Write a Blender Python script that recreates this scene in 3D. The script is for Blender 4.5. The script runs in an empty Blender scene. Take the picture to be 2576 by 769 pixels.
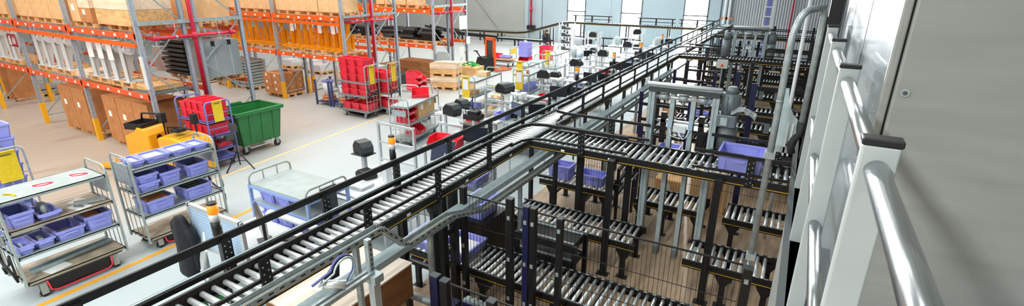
import bpy, math, random
from math import sin, cos, pi, radians, sqrt
from mathutils import Vector, Matrix
random.seed(7)
SC = bpy.context.scene
COL = SC.collection

# ---------------------------------------------------------------- materials
def lin(c):
    c = c / 255.0
    return c / 12.92 if c <= 0.04045 else ((c + 0.055) / 1.055) ** 2.4
def rgb(r, g, b): return (lin(r), lin(g), lin(b), 1.0)
def mat(name, col, rough=0.5, metal=0.0, var=0.0, scale=6.0, bump=0.0, spec=None, stretch=None, coat=0.0):
    m = bpy.data.materials.new(name); m.use_nodes = True
    nt = m.node_tree; b = nt.nodes['Principled BSDF']
    b.inputs['Base Color'].default_value = rgb(*col)
    b.inputs['Roughness'].default_value = rough
    b.inputs['Metallic'].default_value = metal
    if spec is not None: b.inputs['Specular IOR Level'].default_value = spec
    if coat: b.inputs['Coat Weight'].default_value = coat
    if var > 0 or bump > 0:
        tc = nt.nodes.new('ShaderNodeTexCoord')
        mp = nt.nodes.new('ShaderNodeMapping')
        if stretch: mp.inputs['Scale'].default_value = stretch
        nt.links.new(tc.outputs['Object'], mp.inputs['Vector'])
        n = nt.nodes.new('ShaderNodeTexNoise'); n.inputs['Scale'].default_value = scale
        n.inputs['Detail'].default_value = 5
        nt.links.new(mp.outputs['Vector'], n.inputs['Vector'])
        if var > 0:
            r = nt.nodes.new('ShaderNodeValToRGB')
            lo = [max(0, c * (1 - var)) for c in col]; hi = [min(255, c * (1 + var)) for c in col]
            r.color_ramp.elements[0].position = 0.3; r.color_ramp.elements[1].position = 0.7
            r.color_ramp.elements[0].color = rgb(*lo); r.color_ramp.elements[1].color = rgb(*hi)
            nt.links.new(n.outputs['Fac'], r.inputs['Fac'])
            nt.links.new(r.outputs['Color'], b.inputs['Base Color'])
        if bump > 0:
            bp = nt.nodes.new('ShaderNodeBump'); bp.inputs['Strength'].default_value = bump
            bp.inputs['Distance'].default_value = 0.01
            nt.links.new(n.outputs['Fac'], bp.inputs['Height'])
            nt.links.new(bp.outputs['Normal'], b.inputs['Normal'])
    return m
def emis(name, col, strength):
    m = bpy.data.materials.new(name); m.use_nodes = True
    b = m.node_tree.nodes['Principled BSDF']
    b.inputs['Base Color'].default_value = rgb(*col)
    b.inputs['Emission Color'].default_value = rgb(*col)
    b.inputs['Emission Strength'].default_value = strength
    return m

M = dict(
    black=mat('black_powder_coat', (13, 14, 15), 0.5),
    blackp=mat('black_plastic', (24, 25, 27), 0.5),
    navy=mat('navy_powder_coat', (26, 28, 70), 0.4),
    roller=mat('zinc_roller', (232, 237, 238), 0.33, 0.7, 0.03, 30),
    galv=mat('galvanised_steel', (168, 178, 180), 0.42, 0.35, 0.1, 14),
    galvl=mat('galvanised_tray', (186, 204, 208), 0.4, 0.3, 0.05, 9),
    rackg=mat('rack_upright_steel', (170, 178, 188), 0.45, 0.25, 0.08, 20),
    alu=mat('aluminium_profile', (205, 210, 212), 0.35, 0.55),
    post=mat('light_grey_anodised', (180, 187, 186), 0.5, 0.1, 0.02, 5),
    stain=mat('brushed_stainless', (188, 194, 196), 0.26, 1.0, 0.06, 6, stretch=(40, 1.5, 40)),
    cabw=mat('white_machine_panel', (128, 139, 145), 0.22, 0.0, 0.02, 3, coat=0.5),
    cabg=mat('grey_machine_panel', (146, 148, 144), 0.42, 0.0, 0.03, 2.5, stretch=(1, 1, 8)),
    grey=mat('grey_paint', (112, 120, 122), 0.5, 0.1, 0.05, 6),
    dgrey=mat('dark_grey_paint', (72, 78, 80), 0.5, 0.1),
    yline=mat('yellow_stripe', (205, 160, 40), 0.5),
    orange=mat('orange_beam', (250, 100, 18), 0.45, 0, 0.05, 8),
    orangered=mat('red_orange_beam', (238, 92, 42), 0.5, 0, 0.05, 8),
    ygd=mat('yellow_guard', (245, 175, 20), 0.45),
    steely=mat('orange_yellow_steel', (255, 158, 8), 0.4, 0, 0.06, 4),
    truck=mat('yellow_truck_paint', (248, 172, 20), 0.32, 0, 0.03, 4, coat=0.4),
    hazy=mat('hazard_yellow', (250, 190, 20), 0.5),
    lemon=mat('yellow_pouch', (244, 208, 40), 0.5, 0, 0.04, 12),
    card=mat('cardboard', (236, 186, 132), 0.8, 0, 0.05, 5),
    cardd=mat('brown_cardboard', (196, 132, 80), 0.85, 0, 0.08, 4),
    cardl=mat('pale_cardboard', (240, 196, 144), 0.8, 0, 0.05, 5),
    wood=mat('pallet_wood', (226, 178, 120), 0.8, 0, 0.12, 3, stretch=(1, 5, 5)),
    woodl=mat('pale_pine', (242, 214, 184), 0.75, 0, 0.07, 1.6, stretch=(1, 7, 7)),
    woodd=mat('weathered_wood', (160, 106, 62), 0.85, 0, 0.14, 1.5, stretch=(4, 1, 7)),
    ply=mat('plywood', (254, 232, 214), 0.7, 0, 0.05, 2, stretch=(5, 1, 1)),
    tote=mat('periwinkle_plastic', (164, 168, 245), 0.42, 0, 0.03, 4),
    toted=mat('blue_plastic_inner', (92, 94, 190), 0.5),
    red=mat('red_plastic', (244, 52, 72), 0.42, 0, 0.04, 5),
    redp=mat('red_pipe_paint', (206, 28, 62), 0.4),
    green=mat('green_plastic', (42, 124, 62), 0.42, 0, 0.05, 3),
    greenb=mat('bright_green_plastic', (30, 172, 70), 0.45),
    white=mat('white_paint', (216, 220, 220), 0.45),
    paper=mat('paper', (248, 248, 246), 0.8),
    trol=mat('trolley_grey_steel', (172, 180, 176), 0.45, 0.15, 0.05, 7),
    shelf=mat('trolley_shelf', (164, 175, 173), 0.42, 0.05, 0.05, 5),
    shelfw=mat('worn_shelf_steel', (176, 162, 142), 0.55, 0.1, 0.14, 4),
    bluef=mat('light_blue_frame', (150, 172, 222), 0.45),
    bluev=mat('violet_blue_frame', (124, 130, 206), 0.45),
    navyf=mat('slate_blue_frame', (70, 80, 124), 0.45),
    rubber=mat('rubber', (40, 40, 42), 0.7),
    wheelg=mat('grey_wheel', (96, 100, 104), 0.6),
    amber=emis('amber_lens', (255, 130, 20), 0.55),
    screen=mat('dark_screen', (30, 36, 44), 0.2),
    screenb=mat('grey_blue_screen', (100, 108, 136), 0.3),
    cable=mat('violet_cable', (96, 100, 160), 0.5),
    cableb=mat('brown_cable', (176, 140, 86), 0.6),
    motor=mat('motor_grey', (116, 128, 132), 0.45, 0.2, 0.05, 8),
    film=mat('clear_plastic_sheet', (196, 204, 206), 0.25),
    hoodf=mat('clear_hood_film', (206, 214, 216), 0.12),
    skin=mat('skin', (214, 160, 130), 0.6),
    hair=mat('red_brown_hair', (104, 54, 34), 0.7),
    cloth=mat('dark_jacket_cloth', (26, 28, 34), 0.85),
    jeans=mat('light_denim', (150, 172, 220), 0.8),
    steelgoods=mat('grey_steel_sheet', (160, 168, 170), 0.4, 0.2, 0.05, 4),
    copper=mat('orange_coil', (214, 130, 74), 0.5),
    safe=mat('fire_sign_red', (150, 28, 44), 0.5),
    pipew=mat('white_pipe', (232, 238, 240), 0.4),
    frost=mat('pegboard_blue', (176, 200, 226), 0.5),
)

M['hoodf'].node_tree.nodes['Principled BSDF'].inputs['Alpha'].default_value = 0.45
M['film'].node_tree.nodes['Principled BSDF'].inputs['Alpha'].default_value = 0.8

# ---------------------------------------------------------------- mesh builder
class MB:
    def __init__(s): s.v = []; s.f = []; s.sm = []
    def add(s, vs, fs, smooth=False):
        o = len(s.v); s.v += [tuple(p) for p in vs]
        for f in fs: s.f.append(tuple(i + o for i in f)); s.sm.append(smooth)
        return s
    def box(s, x0, x1, y0, y1, z0, z1):
        v = [(x0,y0,z0),(x1,y0,z0),(x1,y1,z0),(x0,y1,z0),(x0,y0,z1),(x1,y0,z1),(x1,y1,z1),(x0,y1,z1)]
        return s.add(v, [(0,3,2,1),(4,5,6,7),(0,1,5,4),(1,2,6,5),(2,3,7,6),(3,0,4,7)])
    def hexa(s, v):   # 8 points, same order as box
        return s.add(v, [(0,3,2,1),(4,5,6,7),(0,1,5,4),(1,2,6,5),(2,3,7,6),(3,0,4,7)])
    def taper(s, a, b, z0, z1):   # a,b = (x0,x1,y0,y1) at bottom and top
        return s.hexa([(a[0],a[2],z0),(a[1],a[2],z0),(a[1],a[3],z0),(a[0],a[3],z0),(b[0],b[2],z1),(b[1],b[2],z1),(b[1],b[3],z1),(b[0],b[3],z1)])
    def bar(s, p, q, w, h, up=(0, 0, 1)):   # rectangular bar between two points
        p = Vector(p); q = Vector(q); d = (q - p).normalized(); u = Vector(up)
        if abs(d.dot(u)) > 0.99: u = Vector((0, 1, 0))
        a = d.cross(u).normalized(); b = a.cross(d).normalized()
        a *= w / 2; b *= h / 2
        return s.hexa([p-a-b, p+a-b, q+a-b, q-a-b, p-a+b, p+a+b, q+a+b, q-a+b])
    def cyl(s, p, q, r, n=12, r2=None, cap=True):
        p = Vector(p); q = Vector(q); d = (q - p).normalized()
        u = Vector((0, 0, 1)) if abs(d.z) < 0.9 else Vector((1, 0, 0))
        a = d.cross(u).normalized(); b = a.cross(d); r2 = r if r2 is None else r2
        v = []
        for k in range(n):
            t = 2 * pi * k / n; v.append(p + (a * cos(t) + b * sin(t)) * r)
        for k in range(n):
            t = 2 * pi * k / n; v.append(q + (a * cos(t) + b * sin(t)) * r2)
        s.add(v, [(k, k + n, (k + 1) % n + n, (k + 1) % n) for k in range(n)], True)
        if cap: s.add(v, [tuple(range(n)), tuple(range(2 * n - 1, n - 1, -1))])
        return s
    def tube(s, pts, r, n=8, closed=False):
        P = [Vector(p) for p in pts]; m = len(P); v = []
        prev = None
        for i in range(m):
            if closed: d = (P[(i + 1) % m] - P[i - 1]).normalized()
            else: d = (P[min(i + 1, m - 1)] - P[max(i - 1, 0)]).normalized()
            if prev is None:
                u = Vector((0, 0, 1)) if abs(d.z) < 0.9 else Vector((1, 0, 0))
                a = d.cross(u).normalized()
            else:
                a = (prev - d * prev.dot(d))
                a = a.normalized() if a.length > 1e-6 else d.orthogonal().normalized()
            prev = a; b = d.cross(a)
            for k in range(n):
                t = 2 * pi * k / n; v.append(P[i] + (a * cos(t) + b * sin(t)) * r)
        fs = []
        for i in range(m if closed else m - 1):
            j = (i + 1) % m
            for k in range(n): fs.append((i*n+k, i*n+(k+1)%n, j*n+(k+1)%n, j*n+k))
        s.add(v, fs, True)
        if not closed: s.add(v, [tuple(range(n - 1, -1, -1)), tuple(range((m - 1) * n, m * n))])
        return s
    def prism(s, poly, lo, hi, axis='y'):   # poly of (a,b) extruded along an axis
        def mk(a, b, t): return {'x': (t, a, b), 'y': (a, t, b), 'z': (a, b, t)}[axis]
        n = len(poly); v = [mk(a, b, lo) for a, b in poly] + [mk(a, b, hi) for a, b in poly]
        return s.add(v, [tuple(range(n)), tuple(range(2*n-1, n-1, -1))] + [(k, k+n, (k+1)%n+n, (k+1)%n) for k in range(n)])
    def ball(s, c, rx, ry, rz, n=14, m=9):
        v = []; fs = []
        for i in range(m + 1):
            t = pi * i / m
            for k in range(n):
                a = 2 * pi * k / n
                v.append((c[0] + rx*sin(t)*cos(a), c[1] + ry*sin(t)*sin(a), c[2] + rz*cos(t)))
        for i in range(m):
            for k in range(n): fs.append((i*n+k, (i+1)*n+k, (i+1)*n+(k+1)%n, i*n+(k+1)%n))
        return s.add(v, fs, True)
    def xf(s, loc=(0, 0, 0), rz=0, rx=0, ry=0):
        R = Matrix.Translation(loc) @ Matrix.Rotation(rz, 4, 'Z') @ Matrix.Rotation(ry, 4, 'Y') @ Matrix.Rotation(rx, 4, 'X')
        s.v = [tuple(R @ Vector(p)) for p in s.v]; return s
    def merge(s, o):
        n = len(s.v); s.v += o.v; s.f += [tuple(i + n for i in f) for f in o.f]; s.sm += o.sm; return s
    def mesh(s, name, m):
        me = bpy.data.meshes.new(name); me.from_pydata(s.v, [], s.f)
        me.polygons.foreach_set('use_smooth', s.sm)
        me.materials.append(M[m] if isinstance(m, str) else m)
        me.validate(); me.update()
        return me
    def build(s, name, m, parent=None, bevel=0, recalc=True):
        me = s.mesh(name, m)
        if recalc:
            import bmesh
            bm = bmesh.new(); bm.from_mesh(me)
            bmesh.ops.remove_doubles(bm, verts=bm.verts, dist=1e-6) if len(bm.verts) < 4000 else None
            bmesh.ops.recalc_face_normals(bm, faces=bm.faces); bm.to_mesh(me); bm.free()
        o = bpy.data.objects.new(name, me); COL.objects.link(o)
        if parent is not None: o.parent = parent
        if bevel:
            b = o.modifiers.new('bevel', 'BEVEL'); b.width = bevel; b.segments = 2
            b.limit_method = 'ANGLE'; b.angle_limit = radians(40)
        return o
def inst(o, name, parent, loc=(0, 0, 0), rot=(0, 0, 0)):   # another copy of a part
    c = o.copy(); c.name = name; COL.objects.link(c); c.parent = parent
    c.location = loc; c.rotation_euler = rot
    return c
def thing(name, label, cat, loc=(0, 0, 0), rz=0.0, group=None):
    o = bpy.data.objects.new(name, None); COL.objects.link(o)
    o.location = loc; o.rotation_euler = (0, 0, rz); o.empty_display_size = 0.2
    return tag(o, label, cat, group)
def tag(o, label, cat, group=None):
    o['label'] = label; o['category'] = cat
    if group: o['group'] = group
    return o
def put(o, loc, rz=0.0, rot=None):
    o.location = loc; o.rotation_euler = rot if rot else (0, 0, rz); return o
def struct(o): o['kind'] = 'structure'; return o
KIDS = {}
def kids(o):
    return [c for c in bpy.data.objects if c.parent == o]
def clone(root, loc, rz=0.0, label=None, group=None, rot=None):
    def rec(o, par):
        c = o.copy(); COL.objects.link(c)
        if par is not None: c.parent = par
        for ch in o.children: rec(ch, c)
        return c
    c = rec(root, None)
    c.location = loc; c.rotation_euler = rot if rot else (0, 0, rz)
    if label: c['label'] = label
    if group: c['group'] = group
    return c
def arc(c, r, a0, a1, n, plane='xz'):
    out = []
    for k in range(n + 1):
        t = radians(a0 + (a1 - a0) * k / n); u, w = r * cos(t), r * sin(t)
        out.append({'xz': (c[0]+u, c[1], c[2]+w), 'yz': (c[0], c[1]+u, c[2]+w), 'xy': (c[0]+u, c[1]+w, c[2])}[plane])
    return out
def text(body, size, m, parent, loc, rot, name='lettering', depth=0.002):
    cu = bpy.data.curves.new(name, 'FONT'); cu.body = body; cu.size = size; cu.extrude = depth
    cu.align_x = 'CENTER'; cu.align_y = 'CENTER'; cu.materials.append(M[m])
    o = bpy.data.objects.new(name, cu); COL.objects.link(o)
    if parent is not None: o.parent = parent
    o.location = loc; o.rotation_euler = rot
    me = bpy.data.meshes.new_from_object(o); n_ = bpy.data.objects.new(name, me); COL.objects.link(n_); n_.parent = parent
    n_.location = loc; n_.rotation_euler = rot; bpy.data.objects.remove(o)
    return n_

# ---------------------------------------------------------------- camera
CAMH = 4.6
cd = bpy.data.cameras.new('camera'); cam = bpy.data.objects.new('camera', cd); COL.objects.link(cam)
cd.sensor_fit = 'HORIZONTAL'; cd.sensor_width = 36.0; cd.lens = 36.0 * 1246.0 / 2576.0
cd.clip_start = 0.05; cd.clip_end = 200
_p, _y, _r = radians(19.5), radians(29.78), radians(0.228)
_F = Vector((-sin(_y)*cos(_p), cos(_y)*cos(_p), -sin(_p))); _R0 = Vector((cos(_y), sin(_y), 0)); _U0 = _R0.cross(_F)
_R = _R0*cos(_r) + _U0*sin(_r); _U = -_R0*sin(_r) + _U0*cos(_r)
cam.matrix_world = Matrix(((_R.x,_U.x,-_F.x,0),(_R.y,_U.y,-_F.y,0),(_R.z,_U.z,-_F.z,CAMH),(0,0,0,1)))
SC.camera = cam
SC.view_settings.view_transform = 'Standard'; SC.view_settings.look = 'None'
SC.view_settings.gamma = 1.0; SC.view_settings.use_curve_mapping = False
SC.view_settings.exposure = 0.75
SC.cycles.use_denoising = True
SC.cycles.max_bounces = 6; SC.cycles.diffuse_bounces = 3; SC.cycles.glossy_bounces = 4
SC.cycles.transparent_max_bounces = 8
SC.cycles.caustics_reflective = False; SC.cycles.caustics_refractive = False
SC.cycles.sample_clamp_indirect = 3.0

# ---------------------------------------------------------------- setting
YB = 34.8                    # back wall
XL, XR, YF, ZT = -42.0, 8.0, -14.0, 9.0
def floor_mat():
    m = mat('painted_concrete', (206, 213, 214), 0.38)
    nt = m.node_tree; b = nt.nodes['Principled BSDF']
    tc = nt.nodes.new('ShaderNodeTexCoord')
    n1 = nt.nodes.new('ShaderNodeTexNoise'); n1.inputs['Scale'].default_value = 0.35; n1.inputs['Detail'].default_value = 6
    n2 = nt.nodes.new('ShaderNodeTexNoise'); n2.inputs['Scale'].default_value = 1.6; n2.inputs['Detail'].default_value = 8
    mp = nt.nodes.new('ShaderNodeMapping'); mp.inputs['Scale'].default_value = (1.0, 0.35, 1)
    nt.links.new(tc.outputs['Object'], n1.inputs['Vector']); nt.links.new(tc.outputs['Object'], mp.inputs['Vector'])
    nt.links.new(mp.outputs['Vector'], n2.inputs['Vector'])
    # warmer tone with brown stains in the racking aisle (x < -12.5), bluish sealed paint elsewhere
    sx = nt.nodes.new('ShaderNodeSeparateXYZ'); nt.links.new(tc.outputs['Object'], sx.inputs[0])
    ad = nt.nodes.new('ShaderNodeMath'); ad.operation = 'MULTIPLY_ADD'; ad.inputs[1].default_value = 5.0
    nt.links.new(n1.outputs['Fac'], ad.inputs[0]); nt.links.new(sx.outputs['X'], ad.inputs[2])
    mr = nt.nodes.new('ShaderNodeMapRange'); mr.inputs['From Min'].default_value = -11.0; mr.inputs['From Max'].default_value = -8.0
    mr.inputs['To Min'].default_value = 1.0; mr.inputs['To Max'].default_value = 0.0
    nt.links.new(ad.outputs[0], mr.inputs['Value'])
    sy = nt.nodes.new('ShaderNodeMapRange'); sy.inputs['From Min'].default_value = 5.0; sy.inputs['From Max'].default_value = 14.0
    sy.inputs['To Min'].default_value = 1.0; sy.inputs['To Max'].default_value = 0.3
    nt.links.new(sx.outputs['Y'], sy.inputs['Value'])
    mm = nt.nodes.new('ShaderNodeMath'); mm.operation = 'MULTIPLY'
    nt.links.new(mr.outputs[0], mm.inputs[0]); nt.links.new(sy.outputs[0], mm.inputs[1])
    mx = nt.nodes.new('ShaderNodeMix'); mx.data_type = 'RGBA'
    mx.inputs[6].default_value = rgb(186, 196, 197); mx.inputs[7].default_value = rgb(186, 172, 156)
    nt.links.new(mm.outputs[0], mx.inputs[0])
    st = nt.nodes.new('ShaderNodeMapRange'); st.inputs['From Min'].default_value = 0.56; st.inputs['From Max'].default_value = 0.72
    st.inputs['To Max'].default_value = 0.55
    nt.links.new(n2.outputs['Fac'], st.inputs['Value'])
    s2 = nt.nodes.new('ShaderNodeMath'); s2.operation = 'MULTIPLY'
    nt.links.new(st.outputs[0], s2.inputs[0]); nt.links.new(mm.outputs[0], s2.inputs[1])
    mx2 = nt.nodes.new('ShaderNodeMix'); mx2.data_type = 'RGBA'; mx2.inputs[7].default_value = rgb(158, 126, 98)
    nt.links.new(mx.outputs[2], mx2.inputs[6]); nt.links.new(s2.outputs[0], mx2.inputs[0])
    nt.links.new(mx2.outputs[2], b.inputs['Base Color'])
    return m
M['floor'] = floor_mat()
M['floorm'] = mat('shaded_tan_concrete', (176, 150, 122), 0.55, 0, 0.16, 2.2, stretch=(3, 0.5, 1))  # bay floor colour has its warm, underexposed shade painted in
struct(MB().box(XL, XR, YF, YB + .3, -0.1, 0.0).build('floor', 'floor'))
struct(MB().box(-4.6, XR - .01, YF + .01, 30, 0.0, 0.004).build('floor', 'floorm'))
M['wallw'] = mat('pale_blue_wall', (174, 190, 197), 0.6, 0, 0.015, 0.8)
M['wallg'] = mat('warm_grey_wall', (172, 174, 170), 0.65, 0, 0.015, 0.8)
def rib_mat():
    m = mat('ribbed_cladding', (186, 192, 196), 0.5)
    nt = m.node_tree; b = nt.nodes['Principled BSDF']
    tc = nt.nodes.new('ShaderNodeTexCoord'); w = nt.nodes.new('ShaderNodeTexWave')
    w.bands_direction = 'X'; w.inputs['Scale'].default_value = 2.2; w.wave_profile = 'SIN'
    nt.links.new(tc.outputs['Object'], w.inputs['Vector'])
    bp = nt.nodes.new('ShaderNodeBump'); bp.inputs['Strength'].default_value = 0.9; bp.inputs['Distance'].default_value = 0.05
    nt.links.new(w.outputs['Fac'], bp.inputs['Height']); nt.links.new(bp.outputs['Normal'], b.inputs['Normal'])
    return m
M['rib'] = rib_mat()
WIN = [(-15.28, -13.84), (-11.22, -9.74), (-7.0, -5.46)]
WZ = 5.6
w = MB(); xs = -18.6
for a, b in WIN + [(-4.55, None)]:
    w.box(xs, a, YB, YB + .25, 0, ZT)
    if b is not None: w.box(a, b, YB, YB + .25, WZ, ZT); w.box(a, b, YB, YB + .25, 0, .03)
    xs = b
struct(w.build('wall_back', 'wallw'))
struct(MB().box(XL, -18.6, YB, YB + .25, 0, ZT).build('wall_back', 'wallg'))
struct(MB().box(-4.55, XR, YB - .02, YB + .25, 0, ZT).build('wall_back', 'rib'))
struct(MB().box(XL - .2, XL, YF, YB, 0, ZT).build('wall_left', 'wallg'))
struct(MB().box(XR, XR + .2, YF, YB, 0, ZT).build('wall_right', 'wallg'))
struct(MB().box(XL, XR, YF - .2, YF, 0, ZT).build('wall_front', 'wallg'))
struct(MB().box(XL, XR, YF, YB + .25, ZT, ZT + .15).build('ceiling', 'pipew'))
gl = bpy.data.materials.new('window_glass'); gl.use_nodes = True
nt = gl.node_tree; nt.nodes.clear()
o_ = nt.nodes.new('ShaderNodeOutputMaterial'); mxs = nt.nodes.new('ShaderNodeMixShader'); tr = nt.nodes.new('ShaderNodeBsdfTransparent'); gg = nt.nodes.new('ShaderNodeBsdfGlossy')
gg.inputs['Roughness'].default_value = 0.02; mxs.inputs[0].default_value = 0.06
nt.links.new(tr.outputs[0], mxs.inputs[1]); nt.links.new(gg.outputs[0], mxs.inputs[2]); nt.links.new(mxs.outputs[0], o_.inputs[0])
M['glass'] = gl
for i, (a, b) in enumerate(WIN):
    fr = MB()
    fr.box(a, a + .07, YB - .03, YB + .1, .03, WZ).box(b - .07, b, YB - .03, YB + .1, .03, WZ).box(a, b, YB - .03, YB + .1, WZ - .08, WZ)
    for z in (2.26, 4.2): fr.box(a, b, YB - .03, YB + .1, z, z + .07)
    f = struct(fr.build('window_%d' % (i + 1), 'dgrey'))
    MB().box(a + .06, b - .06, YB + .04, YB + .05, .03, WZ - .07).build('pane', 'glass', f)
# vertical panel joints and diagonal bracing on the back wall
struct(MB().box(-18.75, -18.45, YB - .12, YB, 0, ZT).build('trim_1', 'wallw'))
struct(MB().box(-17.35, -17.31, YB - .015, YB, 1.0, ZT).build('trim_2', 'dgrey'))
struct(MB().box(-12.18, -11.95, YB - .03, YB, 0, ZT).build('trim_3', 'wallw'))
struct(MB().bar((-23.7, YB - .08, 3.6), (-20.6, YB - .08, .3), .12, .12).build('trim_4', 'wallg'))
struct(MB().box(-4.75, -4.7, YB - .05, YB, 0, ZT).build('trim_5', 'dgrey'))

# floor markings
def marking(pts, wdt, label):
    m = MB()
    for p, q in zip(pts, pts[1:]): m.bar((p[0], p[1], .003), (q[0], q[1], .003), wdt, .006)
    return tag(m.build('floor_marking', 'fline'), label, 'floor marking')
M['fline'] = mat('orange_floor_paint', (250, 178, 60), 0.5, 0, 0.04, 6)
M['flinef'] = mat('faded_orange_floor_paint', (240, 206, 160), 0.5, 0, 0.05, 4)
marking([(-8.98, -1), (-9.1, 1.86), (-9.2, 3.53), (-9.5, 6.5)], .1, 'bright orange painted line on the floor in front of the grey shelf trolleys')
k = MB().bar((-11.55, 5.0, .003), (-12.05, 10.3, .003), .1, .006).bar((-12.05, 10.3, .003), (-12.6, 16, .003), .1, .006).build('floor_marking', 'flinef')
tag(k, 'faded orange painted line on the floor beyond the green bin and tripod', 'floor marking')

# ---------------------------------------------------------------- light
W = bpy.data.worlds.new('world'); SC.world = W; W.use_nodes = True
bg = W.node_tree.nodes['Background']; bg.inputs['Color'].default_value = (0.86, 0.94, 1.0, 1); bg.inputs['Strength'].default_value = 6.0
def area(name, loc, sx, sy, power, col=(1, 1, 1), rot=(0, 0, 0), spread=None):
    l = bpy.data.lights.new(name, 'AREA'); l.shape = 'RECTANGLE'; l.size = sx; l.size_y = sy
    l.energy = power; l.color = col
    if spread: l.spread = radians(spread)
    o = bpy.data.objects.new(name, l); COL.objects.link(o); o.location = loc; o.rotation_euler = rot
    return o
for i, (x, pw) in enumerate(((-7.5, 100), (-11.5, 195), (-16.0, 190), (-22.5, 170), (-30, 120))):
    for y in (-6.5, 2.5, 11.5, 20.5, 29.0):
        area('ceiling_or_fill_light', (x, y, 8.6), 0.8, 6.0, pw, (1, .985, .95) if x < -12 else (0.97, 1, 1))
for x, y, pw in ((-1.2, 3.0, 75), (-1.2, 12.0, 40), (-1.2, 22.0, 25), (-3.5, -5.0, 650), (3.5, -8.0, 160)):  # last two are fill lamps added behind the camera to brighten front faces
    area('ceiling_or_fill_light', (x, y, 8.6), 0.8, 4.0, pw, (0.95, 1, 1))
for a, b in WIN:   # daylight through the windows
    area('window_daylight', ((a + b) / 2, YB + .5, 2.9), b - a, 5.2, 500, (0.9, 0.97, 1.0), (radians(-90), 0, 0))
# ---------------------------------------------------------------- prototypes (placed later; first use moves the prototype itself)
class Proto:
    def __init__(s, root): s.root = root; s.used = False
    def put(s, loc, rz=0.0, label=None, cat=None, group=None, rot=None):
        if not s.used:
            s.used = True; o = s.root; o.location = loc; o.rotation_euler = rot if rot else (0, 0, rz)
        else:
            o = clone(s.root, loc, rz, rot=rot)
        if label: o['label'] = label
        if cat: o['category'] = cat
        if group: o['group'] = group
        elif 'group' in o: del o['group']
        return o

# pallet 1.2 (x) by 0.8 (y); z 0..0.144
def mk_pallet():
    t = thing('pallet', 'wooden pallet', 'pallet')
    d = MB()
    for k in range(5): d.box(-.58, .58, -.4 + k*.175, -.4 + k*.175 + .1, .122, .144)
    for x in (-.58, -.07, .44): d.box(x, x + .14, -.4, .4, .1, .122)
    d.build('deck', 'wood', t)
    r = MB()
    for y in (-.4, -.0725, .3):
        r.box(-.58, .58, y, y + .1, 0, .022)
        for x in (-.58, -.0725, .435): r.box(x, x+.145, y, y+.1, .02, .1)
    r.build('base_frame', 'wood', t)
    return Proto(t)
PALLET = mk_pallet()

def mk_box(lx, ly, h, m, tape=True, label=True, flaps=False):
    t = thing('cardboard_box', 'cardboard box', 'box')
    MB().box(-lx/2, lx/2, -ly/2, ly/2, 0, h).build('carton', m, t, bevel=.006)
    if tape:
        MB().box(-lx/2 - .0015, lx/2 + .0015, -.03, .03, h*.72, h + .0015).build('tape', 'cardl', t)
    if label:
        MB().box(-lx*.22, -lx*.22 + min(.16, h*.4), -ly/2 - .003, -ly/2, h*.55, h*.55 + min(.16, h*.36)).build('shipping_label', 'paper', t)
    return Proto(t)
BOX = {}
def box(lx, ly, h, loc, label, m='card', rz=0, group=None, tape=True, lab=True):
    key = (round(lx, 3), round(ly, 3), round(h, 3), m, tape, lab)
    if key not in BOX: BOX[key] = mk_box(lx, ly, h, m, tape, lab)
    return BOX[key].put(loc, rz, label, 'box', group)

# stacking tote, length along x; outside lx x ly x h
def mk_tote(lx, ly, h, m='tote', handle=True):
    t = thing('storage_tote', 'blue plastic tote', 'tote')
    i = .035; w = .012; hx, hy = lx/2, ly/2
    b = MB(); B = (-hx+i, hx-i, -hy+i, hy-i); T = (-hx+.012, hx-.012, -hy+.012, hy-.012)
    b.taper(B, (B[0]-.001, B[1]+.001, B[2]-.001, B[3]+.001), 0, .012)
    for sx in (-1, 1):
        b.hexa([(sx*(hx-i), -hy+i, 0), (sx*(hx-i-w), -hy+i, 0), (sx*(hx-i-w), hy-i, 0), (sx*(hx-i), hy-i, 0),
                (sx*(hx-.012), -hy+.012, h-.03), (sx*(hx-.012-w), -hy+.012, h-.03), (sx*(hx-.012-w), hy-.012, h-.03), (sx*(hx-.012), hy-.012, h-.03)])
    for sy in (-1, 1):
        b.hexa([(-hx+i, sy*(hy-i), 0), (hx-i, sy*(hy-i), 0), (hx-i, sy*(hy-i-w), 0), (-hx+i, sy*(hy-i-w), 0),
                (-hx+.012, sy*(hy-.012), h-.03), (hx-.012, sy*(hy-.012), h-.03), (hx-.012, sy*(hy-.012-w), h-.03), (-hx+.012, sy*(hy-.012-w), h-.03)])
    # vertical ribs
    for sy in (-1, 1):
        for x in (-hx*.62, hx*.62): b.box(x-.008, x+.008, sy*(hy-.022)-.012, sy*(hy-.022)+.012, .02, h-.03)
    b.build('shell', m, t)
    r = MB()
    r.box(-hx, hx, -hy, -hy+.03, h-.035, h).box(-hx, hx, hy-.03, hy, h-.035, h).box(-hx, -hx+.03, -hy+.03, hy-.03, h-.035, h).box(hx-.03, hx, -hy+.03, hy-.03, h-.035, h)
    if handle:
        g = r
        for sx in (-1, 1): g.box(sx*hx - .004, sx*hx + .004, -.07, .07, h*.55, h*.55+.03).box(sx*(hx-.01)-.008, sx*(hx-.01)+.008, -.085, -.07, h*.5, h*.72).box(sx*(hx-.01)-.008, sx*(hx-.01)+.008, .07, .085, h*.5, h*.72)
        for sy in (-1, 1): g.box(-.07, .07, sy*(hy-.012)-.008, sy*(hy-.012)+.008, h*.6, h*.6+.025)
    r.build('rim', m, t)
    return Proto(t)
TOTES = {}
def tote(lx, ly, h, loc, label, rz=0, group=None, m='tote', name=None):
    key = (lx, ly, h, m)
    if key not in TOTES: TOTES[key] = mk_tote(lx, ly, h, m)
    o = TOTES[key].put(loc, rz, label, 'tote', group)
    if name: o.name = name
    return o
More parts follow.
